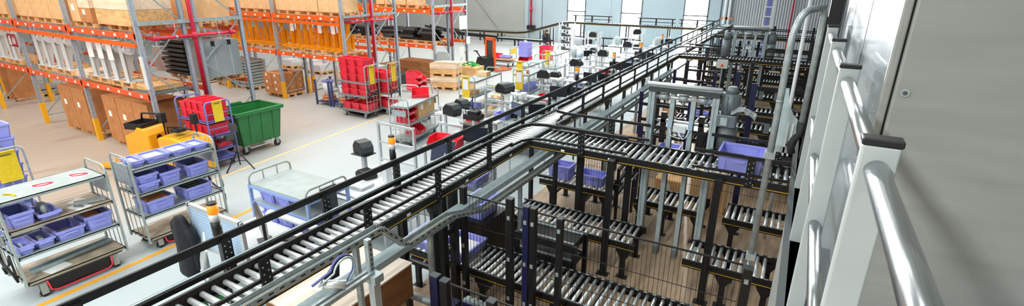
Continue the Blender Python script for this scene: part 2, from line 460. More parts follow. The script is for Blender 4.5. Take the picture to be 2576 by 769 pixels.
def parts_in(loc, rz, kind, label, w=.4, d=.28, h=.1):
    """loose goods lying in a tote; w, d = clear floor, h = fill height"""
    random.seed(int(abs(loc[0]*131 + loc[1]*71)) + len(label))
    m = MB()
    if kind == 'paper':
        n = int(h/.012)
        for k in range(n):
            m.merge(MB().box(-w*.46, w*.46, -d*.44, d*.44, k*.012, k*.012+.0121).xf((random.uniform(-.008,.008), random.uniform(-.006,.006), 0), random.uniform(-.04,.04)))
        o = m.build('paper_stack', 'paper'); c = 'paper'
    elif kind == 'card':
        n = 7
        for k in range(n): m.box(-w*.48 + k*w*.96/n, -w*.48 + (k+.9)*w*.96/n, -d*.48, d*.48, 0, h + .012*(k % 2))
        m.box(-w*.48, w*.48, -d*.3, -d*.26, 0, h+.014); m.box(-w*.48, w*.48, d*.26, d*.3, 0, h+.014)
        o = m.build('carton_bundle', 'cardd'); c = 'small boxes'
    elif kind == 'steel':
        for k in range(10): m.box(-w*.48 + k*w*.096, -w*.48 + k*w*.096 + .022, -d*.48, d*.48, 0, h + .008*(k % 3))
        m.box(-w*.48, w*.48, -.01, .01, 0, h-.01)
        o = m.build('steel_plate_bundle', 'dgrey'); c = 'metal parts'
    elif kind == 'bag':
        for k in range(6): m.ball((random.uniform(-w*.24, w*.24), random.uniform(-d*.2, d*.2), h*.5), w*random.uniform(.17,.24), d*random.uniform(.2,.28), h*.5, 9, 6)
        o = m.build('plastic_bag', 'film'); c = 'bag'
    else:
        m.tube([(w*.24*cos(a) + .04, d*.34*sin(a), .03) for a in [2*pi*k/18 for k in range(18)]], .026, 6, closed=True)
        o = m.build('coil_of_hose', 'copper'); c = 'coil'
    tag(o, label, c); return put(o, loc, rz)
def ftote(lx, ly, h, loc, label, kind=None, flabel=None, fh=.1, group=None, rz=0):
    t = tote(lx, ly, h, loc, label, rz, group)
    if kind: parts_in((loc[0], loc[1], loc[2] + .0125), rz, kind, flabel, lx - .13, ly - .13, fh)
    return t

# red nesting crate and open-front picking bin (front towards -y)
def mk_redbin(lx, ly, h, m='red'):
    t = thing('picking_bin', 'red plastic bin', 'bin'); w = .008; hx, hy = lx/2, ly/2
    b = MB().box(-hx+.01, hx-.01, -hy+.02, hy, 0, .01)
    side = [(-hy+.02, 0), (-hy, h*.42), (-hy+ly*.28, h), (hy, h), (hy-.01, 0)]
    for sx in (-1, 1): b.prism(side, sx*hx - w/2, sx*hx + w/2, 'x')
    b.box(-hx, hx, hy-w, hy, 0, h).hexa([(-hx, -hy+.02, 0), (hx, -hy+.02, 0), (hx, -hy+.02+w, 0), (-hx, -hy+.02+w, 0), (-hx, -hy, h*.42), (hx, -hy, h*.42), (hx, -hy+w, h*.42), (-hx, -hy+w, h*.42)])
    b.build('shell', m, t)
    if .3 <= lx <= .45 and h <= .23: MB().box(-.05, .05, -hy-.004+.012, -hy+.016, h*.2, h*.34).build('label_holder', 'paper', t)
    r = MB().box(-hx-.012, hx+.012, hy-.02, hy+.008, h-.02, h)
    for sx in (-1, 1): r.box(sx*hx-.012, sx*hx+.012, -hy+ly*.28, hy, h-.02, h)
    r.build('rim', m, t)
    return Proto(t)
RB = {}
def redbin(lx, ly, h, loc, label, rz=0, group=None, m='red'):
    k = (lx, ly, h, m)
    if k not in RB: RB[k] = mk_redbin(lx, ly, h, m)
    return RB[k].put(loc, rz, label, 'bin', group)

# castor built under a corner
def castor(t, x, y, z=.16, r=.06, m='trol', fixed=True):
    f = MB().box(x-.05, x+.05, y-.05, y+.05, z-.012, z)
    for s in (-1, 1): f.box(x+s*.03-.004, x+s*.03+.004, y-.04, y+.045, r*.8, z-.01)
    f.box(x-.07, x-.034, y-.07, y+.07, .012, .03)
    c = f.build('castor', m, t)
    MB().cyl((x-.02, y, r), (x+.02, y, r), r, 14).build('wheel', 'rubber', c)
    return c

# ------------------------------------------------- trolleys: length along y, width along x, near side +x
def hoop(t, y, W, H, m, nbar, hbars, r=.017, plate=None, r_c=.1, z0=.2):
    hw = W/2
    pts = [(-hw, y, z0), (-hw, y, H - r_c)] + arc((-hw + r_c, y, H - r_c), r_c, 180, 90, 5) + arc((hw - r_c, y, H - r_c), r_c, 90, 0, 5) + [(hw, y, z0)]
    b = MB().tube(pts, r, 8); f = b.build('end_frame', m, t)
    g = MB()
    for k in range(nbar):
        x = -hw + W*(k + 1)/(nbar + 1); g.cyl((x, y, z0 + .02), (x, y, H - .02), r*.45, 6)
    for z in hbars: g.cyl((-hw, y, z), (hw, y, z), r*.55, 6)
    if nbar or hbars: g.build('grille', m, f)
    if plate: MB().box(-hw*.72, hw*.72, y-.012, y+.012, plate[0], plate[1]).build('name_plate', 'galv', f)
    return f
def trolley(name, label, loc, L, W, zs, H, m='trol', ms='shelf', nbar=3, hb=(), rz=0, plate=None, r=.017, lip=.045, angled=False, group=None, brake=True, wheels=.06, bar=None, worn=()):
    t = thing(name, label, 'trolley', loc, rz, group); hl, hw = L/2, W/2
    for k, z in enumerate(zs):
        b = MB().box(-hw, hw, -hl, hl, z - .012, z)
        b.box(-hw, -hw+.012, -hl, hl, z-lip, z).box(hw-.012, hw, -hl, hl, z-lip, z).box(-hw, hw, -hl, -hl+.012, z-lip, z).box(-hw, hw, hl-.012, hl, z-lip, z)
        b.build('shelf', 'shelfw' if k in worn else ms, t)
    for y in (-hl - .018, hl + .018):
        if angled:   # flat angle-iron corner legs joined by a rounded hoop
            f = hoop(t, y, W, H, m, nbar, hb, .014, plate, .12, min(zs) - .06)
            a = MB()
            for sx in (-1, 1): a.box(sx*hw - .026, sx*hw + .026, y - .012, y + .012, min(zs) - .08, H - .1)
            a.build('corner_leg', m, t)
        else: hoop(t, y, W, H, m, nbar, hb, r, plate, .1, min(zs) - .05)
    z0 = min(zs)
    MB().box(-hw+.03, hw-.03, -hl+.05, hl-.05, z0-lip-.035, z0-lip).build('chassis', 'dgrey', t)
    for x in (-hw+.08, hw-.08):
        for y in (-hl+.16, hl-.16): castor(t, x, y, z0-lip-.03, min(wheels, (z0-lip-.04)*.55), m)
    if bar:
        p = [(hw-.02, -bar, z0-lip-.02), (hw-.02, -bar+.02, .1), (hw-.02, -bar+.08, .06), (hw-.02, bar-.08, .06), (hw-.02, bar-.02, .1), (hw-.02, bar, z0-lip-.02)]
        MB().tube(p, .012, 7).build('brake_bar', 'red', t)
        MB().box(hw-.06, hw-.04, -bar+.02, bar-.02, .09, z0-lip-.03).box(-hw+.1, hw-.05, -bar+.02, bar-.02, .085, .1).build('under_tray', 'blackp', t)
    return t
def drawbar(t, y, z, m='blackp', s=-1):
    """folded black towing bracket hanging on a trolley's end frame"""
    p = [(-.22, y+s*.03, z+.34), (-.2, y+s*.05, z+.2), (-.06, y+s*.06, z+.12), (.06, y+s*.06, z+.12), (.2, y+s*.05, z+.2), (.22, y+s*.03, z+.34)]
    q = [(-.22, y+s*.03, z-.1), (-.2, y+s*.05, z+.02), (-.06, y+s*.06, z+.1), (.06, y+s*.06, z+.1), (.2, y+s*.05, z+.02), (.22, y+s*.03, z-.1)]
    b = MB().tube(p, .018, 7).tube(q, .018, 7).cyl((-.22, y+s*.03, z-.1), (-.22, y+s*.03, z+.34), .014, 7).cyl((.22, y+s*.03, z-.1), (.22, y+s*.03, z+.34), .014, 7)
    return b.build('tow_bracket', m, t)
def pouch(loc, rz, label, w=.22, h=.5, paper=False):
    t = thing('document_pouch', label, 'pouch', loc, rz)
    pts = [(-.004, 0), (.006, -.01), (.01, -h*.5), (.006, -h), (-.003, -h), (0, -h*.5), (-.004, -.01)]
    b = MB().prism([(y, z) for y, z in pts], -w/2, w/2, 'x'); b.box(-w/2, w/2, -.03, .008, -.012, .006)
    b.build('sleeve', 'lemon', t)
    MB().box(-w*.28, w*.28, -.016, -.004, -.07, -.058).build('clip', 'dgrey', t)
    if paper: MB().box(-w*.36, w*.36, -.014, -.004, -h*.62, -.08).build('paper_sheet', 'paper', t)
    return t

# ================================================================= GREY SHELF TROLLEYS, front left
T1 = trolley('shelf_trolley', 'grey four-shelf trolley nearest the lower left corner, papers and red straps on top', (-9.6, 2.49, 0), 1.26, .7, (.33, .75, 1.17, 1.62), 1.78, angled=True, nbar=3, hb=(.75, 1.17), plate=(1.3, 1.6), bar=.42, worn=(0, 2))
drawbar(T1, -.66, .45)
G = 'totes on the grey trolley'
Z1, Z2 = .751, 1.171
ftote(.44, .2, .14, (-9.5, 1.985, Z1), 'narrow shallow blue tote with bagged fittings at the left end of a trolley shelf', 'bag', 'clear bag of fittings in the narrow tote at the shelf left end', .1)
ftote(.44, .24, .14, (-9.52, 2.215, Z1), 'shallow blue tote with white bags beside the wide flat tote', 'bag', 'white plastic bags in the tote beside the wide flat tote', .11)
ftote(.6, .37, .17, (-9.59, 2.53, Z1), 'wide flat blue tote holding an orange coil and a grey plate', 'coil', 'orange coil in the wide flat blue tote', .05)
k = MB().box(-.16, .16, -.07, .07, 0, .012).build('grey_plate', 'grey'); tag(k, 'grey plate lying on the orange coil in the wide tote', 'plate'); put(k, (-9.52, 2.53, Z1 + .07), 1.2)
ftote(.6, .37, .25, (-9.59, 2.915, Z1), 'deep blue tote with small brown boxes at the right end of the grey trolley shelf', 'card', 'row of small brown boxes in the deep tote at the trolley right end', .13)
ftote(.5, .3, .22, (-9.53, 2.05, Z2), 'deep blue tote at the left end of the third shelf from the floor', 'bag', 'dark and clear bags in the deep tote at the third shelf left end', .1)
ftote(.5, .28, .1, (-9.53, 2.36, Z2), 'shallow blue tote with a crumpled clear bag on the third shelf from the floor', 'bag', 'crumpled clear bag bulging out of the shallow tote on the third shelf', .2)
def sheet(loc, rz, label, w=.3, d=.21):
    o = MB().box(-w/2, w/2, -d/2, d/2, 0, .003).build('paper_sheet', 'paper'); tag(o, label, 'paper'); return put(o, loc, rz)
def strap(loc, rz, label, m='red'):
    pts = [(.11*cos(a)*(1 + .15*sin(3*a)), .05*sin(a), .008) for a in [2*pi*k/20 for k in range(20)]]
    o = MB().tube(pts, .008, 6, closed=True).build('strap', m); tag(o, label, 'strap'); return put(o, loc, rz)
sheet((-9.55, 2.45, 1.622), .3, 'white sheet under a red strap in the middle of the trolley top')
strap((-9.56, 2.45, 1.626), 1.2, 'red looped strap in the middle of the grey trolley top')
sheet((-9.58, 2.9, 1.622), .2, 'white sheet under a red strap at the right end of the trolley top')
strap((-9.58, 2.9, 1.626), .9, 'red looped strap at the right end of the grey trolley top')
sheet((-9.65, 2.85, 1.172), .5, 'white sheet lying on the third trolley shelf behind the wire clip')
sheet((-9.42, 2.75, 1.172), .2, 'white sheet with a wire clip on the third trolley shelf', .28, .2)
sheet((-9.5, 2.25, .332), .2, 'white sheet on the lowest trolley shelf under the channel', .4, .3)
k = MB().tube([(-.08, 0, .006), (.06, .0, .006), (.08, .02, .006), (.06, .04, .006), (-.04, .04, .006)], .005, 5).build('wire_clip', 'dgrey'); tag(k, 'dark wire clip on a white sheet on the trolley', 'clip'); put(k, (-9.42, 2.73, 1.175), .4)
k = MB().box(-.2, .2, -.09, .09, 0, .03).build('grey_bracket', 'galv', bevel=.008); tag(k, 'grey flat part in a clear wrap at the right of the third shelf', 'part'); put(k, (-9.5, 2.92, 1.175), 1.2)
k = MB().prism([(-.07, 0), (-.07, .05), (-.06, .05), (-.06, .01), (.06, .01), (.06, .05), (.07, .05), (.07, 0)], -.55, .55, 'y').build('steel_channel', 'galvl'); tag(k, 'long galvanised channel lying across the lowest trolley shelf', 'channel'); put(k, (-9.62, 2.55, .34), .12)
k = MB().tube([(-.1, 0, .01), (0, .03, .012), (.12, 0, .01)], .016, 6).build('yellow_marker', 'lemon'); tag(k, 'yellow and green marker lying at the left of the trolley top', 'marker'); put(k, (-9.5, 2.05, 1.621), .3)

T2 = trolley('shelf_trolley', 'grey four-shelf trolley with rounded end frames and papers in blue trays on top', (-9.62, 4.19, 0), 1.36, .66, (.26, .68, 1.1, 1.54), 1.76, angled=True, nbar=3, hb=(.68, 1.1), plate=(1.25, 1.62), bar=.45, worn=(0,))
drawbar(T2, .74, .5, s=1)
tops = ((3.66, .2, 'leftmost'), (3.98, .4, 'second from the left'), (4.38, .36, 'third from the left'), (4.71, .26, 'rightmost'))
for k, (y, w, n) in enumerate(tops):
    ftote(.42, w, .12, (-9.58, y, 1.541), '%s of the four shallow blue trays on the trolley top' % n, 'paper', 'white papers in the tray that is %s on the trolley top' % n, .09, 'paper trays on the trolley top')
tote(.44, .34, .15, (-9.53, 3.72, 1.101), 'blue tote lying under another at the left of the second shelf')
tote(.44, .34, .15, (-9.53, 3.72, 1.252), 'open blue tote stacked on another at the left of the second shelf')
tote(.46, .34, .24, (-9.55, 4.08, 1.101), 'empty deep blue tote in the middle of the second shelf of the rounded-frame trolley')
ftote(.48, .38, .23, (-9.56, 4.56, 1.101), 'deep blue tote with grey parts at the right of the second shelf', 'steel', 'grey metal parts in the deep tote on the second shelf', .14)
ftote(.5, .46, .23, (-9.56, 3.83, .681), 'blue tote packed with strapped brown boxes on the third shelf of the rounded-frame trolley', 'card', 'brown small boxes strapped in the tote on the third shelf', .2)
ftote(.52, .48, .23, (-9.58, 4.5, .681), 'blue tote full of grey plates at the right of the third trolley shelf', 'steel', 'grey plates standing in the tote on the third shelf', .2)
# ================================================================= PALLET RACKING (ends at x = -13.85)
def rack(name, label, xs, y0, y1, H, levels, mb, tie=None, guards=True, hz_end=False, gm='ygd', deck=None, group='pallet racking'):
    t = thing(name, label, 'rack', (xs[0], y0, 0), 0, group)
    X = [x - xs[0] for x in xs]; D = y1 - y0
    for x in X:
        for y in (0, D):
            s = 1 if y == 0 else -1
            b = MB().box(x-.05, x-.04, y-.045, y+.045, 0, H).box(x+.04, x+.05, y-.045, y+.045, 0, H).box(x-.05, x+.05, y-s*.045-.004, y-s*.045+.004, 0, H)
            b.box(x-.06, x+.06, y-.07, y+.07, 0, .012)
            u = b.build('upright', 'rackg', t)
            if guards and x != X[0] or (guards and gm == 'haz'):
                if gm != 'haz':
                    MB().prism([(x-.075, y-s*.06), (x+.075, y-s*.06), (x+.075, y+s*.05), (x+.065, y+s*.05), (x+.065, y-s*.05), (x-.065, y-s*.05), (x-.065, y+s*.05), (x-.075, y+s*.05)], 0, .68, 'z').build('foot_guard', gm, u)
        b = MB(); n = int(H/1.1); z = .25
        zz = [.25 + k*(H-.4)/n for k in range(n+1)]
        for k in range(n):
            ya, yb = (0, D) if k % 2 == 0 else (D, 0)
            b.bar((x, ya, zz[k]), (x, yb, zz[k+1]), .03, .03)
        b.bar((x, 0, .25), (x, D, .25), .03, .03).bar((x, 0, H-.15), (x, D, H-.15), .03, .03)
        b.build('frame_brace', 'galv', t)
    for i in range(len(X)-1):
        a, c = X[i+1]+.05, X[i]-.05
        for (z, h) in levels:
            for y in (-.05, D+.05):
                bm = MB().box(a, c, y-.025, y+.025, z-h, z)
                for e in (a, c-.06): bm.box(e, e+.06, y-.03, y+.03, z-h-.05, z+.05)
                o = bm.build('load_beam', mb, t)
                if y < 0:
                    lb = None
                    for k in range(6):
                        lx = a + .35 + k*(c-a-.7)/5.0
                        if lb is None:
                            lb = MB().box(-.05, .05, -.002, 0, -.032, .032).build('bay_label', 'paper', o); lb.location = (lx, y-.026, z-h*.5)
                        else: inst(lb, 'bay_label', o, (lx, y-.026, z-h*.5))
        if tie:
            MB().box(a, c, -.1, -.055, tie[0], tie[1]).build('guard_beam', 'orange', t)
    return t
RX = [-13.85, -17.55, -21.25, -24.95, -28.65, -32.35]
LV = [(1.79, .13), (3.29, .13)]
R1 = rack('pallet_rack', 'front rack with white steel stands and tall brown boxes below, yellow foot guards', RX, 6.08, 7.15, 5.8, LV, 'orangered', (2.96, 3.06))
R1b = rack('pallet_rack', 'rack backing onto the front one, with strapped grey steel sheets on its end pallet', RX, 7.47, 8.7, 5.8, [(1.79, .13), (3.29, .17)], 'orangered', None)
R2 = rack('pallet_rack', 'middle rack loaded with orange-yellow steel stands above the strapped boxes', RX, 12.36, 13.5, 5.8, [(1.9, .14), (3.27, .13)], 'orange', (2.98, 3.08))
R2b = rack('pallet_rack', 'rack backing onto the middle one, behind the orange-yellow stands', RX, 13.8, 15.0, 5.8, [(1.9, .14), (3.27, .17)], 'orange')
R3 = rack('pallet_rack', 'far rack loaded with black steel profiles, wooden crates on the floor below', [-14.1] + [x - .2 for x in RX[1:4]], 17.65, 18.7, 5.8, [(1.74, .15), (3.27, .17)], 'orange', guards=False)
R3b = rack('pallet_rack', 'rack closest to the back wall, white sheets hung on its end frame', [-14.1] + [x - .2 for x in RX[1:4]], 19.0, 20.15, 5.8, [(1.74, .15), (3.27, .17)], 'orange', guards=False)
# steel deck in the end bay of the front rack
MB().box(-1.0, -.06, -.02, 1.09, 1.76, 1.795).build('shelf_deck', 'grey', R1)
d = MB()
for k in range(12): d.box(-1.0, -.06, .02 + k*.088, .05 + k*.088, 1.79, 1.81)
d.build('shelf_deck_rib', 'grey', R1)['kind'] = 'stuff'
# white guards on the end upright of the front rack
MB().box(-.07, .07, -.075, -.05, 1.95, 2.75).build('upright_guard', 'white', R1)
# red sprinkler pipes in the gap between the rack rows
def sprinkler(x, y, yh0, yh1, zh, zb, label):
    t = thing('sprinkler_pipe', label, 'pipe', (x, y, 0))
    MB().cyl((0, 0, zb), (0, 0, 6.0), .05, 12).build('riser', 'redp', t)
    b = MB().cyl((.0, yh0-y, zh), (.0, yh1-y, zh), .038, 12); b.build('branch_pipe', 'redp', t)
    for yy in (yh0-y, yh1-y):
        e = MB().tube([(0, yy, zh), (-.2, yy, zh-.01), (-.42, yy, zh-.02)], .045, 10); e.build('range_pipe', 'redp', t)
        MB().cyl((0, yy-.07, zh), (0, yy+.07, zh), .06, 10).build('coupling', 'redp', t)
    MB().cyl((0, 0, zh-.09), (0, 0, zh+.09), .065, 10).build('coupling', 'redp', t)
    for f in (.25, .8):
        y_ = yh0-y + (yh1-yh0)*f
        MB().cyl((0, y_, zh), (0, y_, zh+.34), .008, 6).cyl((0, y_-.02, zh), (0, y_+.02, zh), .045, 10).build('pipe_hanger', 'galv', t)
    return t
sprinkler(-13.75, 7.33, 6.4, 8.35, 3.15, 1.4, 'red sprinkler pipe rising between the front pair of racks')
sprinkler(-13.75, 13.66, 12.7, 14.7, 3.1, 1.6, 'red sprinkler pipe rising between the middle pair of racks')
sprinkler(-14.0, 18.87, 17.95, 19.9, 3.1, 1.6, 'red sprinkler pipe rising between the far pair of racks')
# hollow horizontal ties on the end frames
for (x, ya, yb, z, l) in ((-13.84, 6.08, 8.7, 3.52, 'galvanised perforated tie across the front rack ends'), (-13.84, 12.36, 15.0, 3.3, 'galvanised perforated tie across the middle rack ends'), (-14.09, 17.65, 20.15, 3.4, 'galvanised perforated tie across the far rack ends')):
    o = MB().box(x+.055, x+.09, ya, yb, z-.045, z+.045).build('rack_tie', 'galv'); tag(o, l, 'rack tie')

# ---- goods
def pal(x, y, z, label, rz=0, group=None): return PALLET.put((x, y, z), rz, label, 'pallet', group)
GP = 'pallets stored in the racks'
def pallets(xs, y, z, what):
    for x in xs: pal(x, y, z, 'wooden pallet %s' % what, 0, 'pallets %s' % what)
# front rack, upper level: cartons on pallets
zt = 3.29; PH = .144
pallets((-27.1, -25.9, -23.9, -22.6, -20.58, -19.39, -18.2), 6.6, zt, 'under the tall cartons on the top level of the front rack')
n = 0
for x in (-27.1, -25.9, -23.9, -22.6, -20.58, -19.39, -18.2):
    for s in (-1, 1):
        box(.56, .76, 1.05, (x + s*.285, 6.55, zt+PH), 'tall cardboard carton standing on the top level of the front rack', 'card', 0, 'tall cartons on the front rack top level')
pal(-16.85, 6.6, zt, 'wooden pallet under stacked pale boxes next to the end crate of the front rack')
for k, (dx, w, h, z, m, l) in enumerate(((-.32, .5, .52, 0, 'card', 'tall carton at the left of the end stack'), (-.32, .5, .34, .525, 'cardl', 'pale flat box on the end stack tall carton'),
        (.3, .62, .36, 0, 'cardd', 'brown box at the bottom right of the end stack'), (.3, .62, .3, .365, 'woodl', 'pale wooden box in the middle of the end stack'), (.3, .62, .3, .67, 'woodl', 'pale wooden box on top of the end stack'))):
    box(w, .78, h, (-16.85 + dx, 6.55, zt+PH+z), l + ' on the front rack top level', m)
pal(-15.0, 6.62, zt, 'wooden pallet under the big pine crate at the end of the front rack')
def crate(lx, ly, h, loc, label, m='woodl', nb=3, lid=True, rz=0, inner=None):
    t = thing('wooden_crate', label, 'crate', loc, rz); hx, hy = lx/2, ly/2; g = .006; bh = h/nb
    for k in range(nb):
        z0, z1 = k*bh, (k+1)*bh-g
        MB().box(-hx, hx, -hy, -hy+.022, z0, z1).box(-hx, hx, hy-.022, hy, z0, z1).box(-hx, -hx+.022, -hy+.022, hy-.022, z0, z1).box(hx-.022, hx, -hy+.022, hy-.022, z0, z1).build('board_ring', m if k != 0 or m != 'woodl' else 'wood', t)
    c = MB()
    for sx in (-1, 1):
        for sy in (-1, 1): c.box(sx*(hx-.05)-.028, sx*(hx-.05)+.028, sy*(hy-.05)-.028, sy*(hy-.05)+.028, 0, h-.01)
    MB().box(-hx+.022, hx-.022, -hy+.022, hy-.022, 0, .02).build('floor_board', m, t)
    if lid: MB().box(-hx-.01, hx+.01, -hy-.01, hy+.01, h-.004, h+.016).build('lid', inner or m, t)
    return t
crate(1.7, 1.0, 1.15, (-15.0, 6.62, zt+PH), 'big pine crate on the top level at the end of the front rack', 'woodl', 3)
# front rack, lower level: white steel stands on pallets
zl = 1.79
pallets((-26.3, -24.1, -22.9, -20.4, -19.1, -16.85, -15.62), 6.6, zl, 'under the white stands on the lower level of the front rack')
def mk_stand():
    t = thing('steel_stand', 'white stand', 'stand')
    MB().box(-.15, .15, -.2, .2, 0, .025).build('foot_plate', 'white', t)
    b = MB().prism([(-.15, .02), (-.06, .02), (.0, .35), (.2, .9), (.2, 1.02), (-.15, 1.02)], -.014, .014, 'x')
    b.box(-.1, .1, -.16, -.145, .02, 1.02)
    b.build('column', 'white', t)
    MB().box(-.12, .12, -.14, .14, 1.02, 1.045).build('head_plate', 'white', t)
    MB().cyl((.06, -.02, .85), (.2, -.02, .85), .13, 18).cyl((.02, -.02, .85), (.24, -.02, .85), .04, 10).build('reel', 'pipew', t)
    return Proto(t)
STAND = mk_stand()
for k, x in enumerate((-26.5, -26.0, -24.3, -23.8, -23.1, -22.7, -20.7, -20.1, -19.4, -18.8, -17.1, -16.45, -15.9, -15.3)):
    STAND.put((x, 6.38, zl+PH), (.05, -.06, .0)[k % 3], 'white steel stand upright on a pallet on the lower level of the front rack', 'stand', 'white stands on the front rack')
for k, x in enumerate((-16.9, -16.35, -15.8)):
    o = MB().box(-.12, .12, -.003, .003, 0, .42).build('hanging_paper', 'paper'); tag(o, 'white paper sheet hanging from the white stands at the end of the front rack', 'paper', 'papers hanging on white stands'); put(o, (x + .05, 6.16, 2.5), .1)
k = MB().box(-.45, .45, -.35, .35, 0, .1).box(-.42, .42, -.3, .3, .1, .17).build('timber_pack', 'woodl'); tag(k, 'low pile of pale timber on the lower level between the white stands', 'timber'); put(k, (-18.15, 6.6, zl+.01))
k = MB().box(-.36, .36, -.4, .4, 0, .13).build('timber_pack', 'wood', bevel=.01); tag(k, 'flat wooden block lying on the grey deck at the front rack end', 'timber'); put(k, (-14.5, 6.6, zl+.022))
# floor level: tall brown boxes on pallets
def tallbox(x, y, w, d, h, label, rz=0, z=PH):
    return box(w, d, h, (x, y, z), label, 'cardd', rz, None, False, True)
for x, l in ((-16.25, 'left'), (-14.98, 'right')): pal(x, 6.6, 0, 'wooden pallet under the %s half of the three tall brown boxes by the yellow truck' % l)
for x, w, l in ((-16.5, .74, 'leftmost of the three tall brown boxes under the front rack beside the yellow truck'), (-15.66, .86, 'middle one of the three tall brown boxes under the front rack beside the yellow truck'), (-14.8, .8, 'rightmost of the three tall brown boxes, next to the yellow truck')):
    tallbox(x, 6.62, w, 1.0, 1.3, l)
for x, l in ((-19.55, 'left'), (-18.3, 'right')): pal(x, 6.6, 0, 'wooden pallet under the %s end of the pair of tall brown boxes' % l)
for x, w, l in ((-19.3, .84, 'left one of two tall brown boxes between the yellow foot guards'), (-18.42, .84, 'right one of two tall brown boxes between the yellow foot guards')):
    tallbox(x, 6.62, w, 1.0, 1.3, l)
# aisle left edge: timber frames on pallets
pal(-26.6, 7.9, 0, 'wooden pallet at the left edge of the picture under grey steel packs')
k = MB().box(-.5, .5, -.35, .35, 0, .1).box(-.48, .48, -.34, .34, .14, .24).box(-.3, .3, -.1, .1, .09, .15).build('steel_pack', 'steelgoods'); tag(k, 'flat grey steel pack on a pallet at the left edge under the racks', 'steel pack'); put(k, (-26.6, 7.9, PH))
for k, x in enumerate((-27.0, -26.2)):
    o = MB().box(-.08, .08, -.3, .3, 0, 1.3).box(-.25, .25, -.3, -.22, .0, .12).build('upright_board', 'cardd'); tag(o, '%s upright brown board frame on the floor at the left edge' % ('left', 'right')[k], 'board'); put(o, (x + .15, 7.05, 0))
# back row of the front pair: strapped dark and grey sheets, big carton
zl2 = 1.79
pal(-15.5, 8.08, zl2, 'wooden pallet under the dark boards behind the front rack end')
m = MB()
for k in range(8): m.box(-.58, .58, -.5, .5, k*.13, k*.13+.075)
for y in (-.3, 0, .3): m.box(-.55, .55, y-.04, y+.04, .02, 1.0)
k = m.build('board_stack', 'dgrey'); tag(k, 'stack of dark boards with spacers on the second row rack', 'boards'); put(k, (-15.5, 8.06, zl2+PH))
pal(-14.45, 8.08, zl2, 'wooden pallet under the strapped grey sheets at the rack end', pi/2)
t = thing('sheet_pack', 'strapped pack of grey steel sheets at the end of the second rack row', 'steel pack', (-14.3, 8.08, zl2+PH))
MB().box(-.35, .35, -.5, .5, 0, 1.0).build('sheet_stack', 'steelgoods', t, bevel=.004)
for y in (-.22, .24):
    MB().box(-.353, .355, y-.012, y+.012, 0, 1.004).build('strap', 'greenb' if False else 'galvl', t)
    MB().box(.34, .358, y-.05, y+.05, .86, 1.0).build('edge_guard', 'blackp', t)
pal(-14.65, 8.08, 3.29, 'wooden pallet under the big carton at the end of the second rack row')
box(1.0, 1.0, 1.0, (-14.6, 8.08, 3.29+PH), 'big plain carton on the top level of the second rack row end', 'card')
k = MB().box(-.62, .62, -.02, .02, 0, .75).build('white_panel', 'white'); tag(k, 'white panel with black knob behind the front rack end', 'panel'); put(k, (-16.6, 7.9, zl2+.05), .05)
k = MB().cyl((0, 0, 0), (0, -.1, 0), .02, 8).ball((0, -.13, 0), .055, .055, .055).build('black_knob', 'blackp'); tag(k, 'black ball knob on the white panel behind the front rack', 'knob'); put(k, (-16.4, 7.86, zl2+.5), .05)

# ---- middle rack
zt2 = 3.27
px = (-20.6, -19.35, -18.2, -16.87, -15.72, -14.52)
pallets(px, 12.9, zt2, 'under the pale cartons on the top level of the middle rack')
for x in px:
    for s in (-1, 1): box(.57, .78, .8, (x + s*.29, 12.86, zt2+PH), 'pale carton on the top level of the middle rack', 'cardl', 0, 'pale cartons on the middle rack')
zm = 1.9
pallets(px, 12.9, zm, 'under the orange-yellow stands on the middle rack')
def mk_ystand():
    t = thing('steel_stand', 'orange stand', 'stand')
    MB().box(-.06, .06, -.06, .06, .09, 1.0).build('post', 'steely', t, bevel=.006)
    MB().box(-.06, .06, -.42, .14, 0, .1).build('foot', 'steely', t, bevel=.01)
    MB().box(-.05, .05, .1, .2, .09, .6).build('short_post', 'steely', t, bevel=.006)
    MB().box(-.08, .08, -.08, .08, 1.0, 1.02).build('head_plate', 'steely', t)
    return Proto(t)
YST = mk_ystand()
random.seed(3)
for i, x in enumerate(px):
    for k in range(3):
        YST.put((x - .38 + .38*k, 12.85 + random.uniform(-.08, .08), zm+PH), random.uniform(-.5, -.2), 'orange-yellow steel stand with a short foot, standing in the row on the middle rack', 'stand', 'orange stands on the middle rack')
for x, l in ((-16.95, 'left'), (-15.4, 'middle'), (-14.7, 'right')):
    o = MB().box(-.1, .1, -.003, .003, 0, .28).build('hanging_paper', 'paper'); tag(o, 'white paper taped to the orange stands, the %s one of three' % l, 'paper'); put(o, (x, 12.66, zm+PH+.6))
# floor: carton stack between the yellow guards, grey sheet packs, bucket carriers
pal(-18.1, 12.85, 0, 'wooden pallet under the labelled cartons between two yellow guards')
for i in range(2):
    for k in range(3):
        box(.5, .36, .27, (-18.42 + .53*i, 12.53 + .37*k - .05 + .0, PH + 0), 'labelled carton in the bottom layer of the stack by the yellow guards', 'cardd', pi/2*0, 'labelled cartons by the yellow guards')
        box(.5, .36, .27, (-18.42 + .53*i, 12.53 + .37*k - .05, PH + .272), 'labelled carton in the bottom layer of the stack by the yellow guards', 'cardd', 0, 'labelled cartons by the yellow guards')
        box(.5, .36, .27, (-18.42 + .53*i, 12.53 + .37*k - .05, PH + .544), 'labelled carton in the bottom layer of the stack by the yellow guards', 'cardd', 0, 'labelled cartons by the yellow guards')
for o in bpy.data.objects:
    if o.get('group') == 'labelled cartons by the yellow guards': o['label'] = 'labelled brown carton in the strapped stack between two yellow foot guards'
k = MB().tube([(-.2, 0, .03), (-.1, .06, .05), (0, -.05, .04), (.12, .05, .05), (.2, 0, .03)], .03, 7).build('strap_coil', 'blackp'); tag(k, 'black strap bundle lying on the labelled cartons', 'strap'); put(k, (-18.1, 12.85, PH+.82))
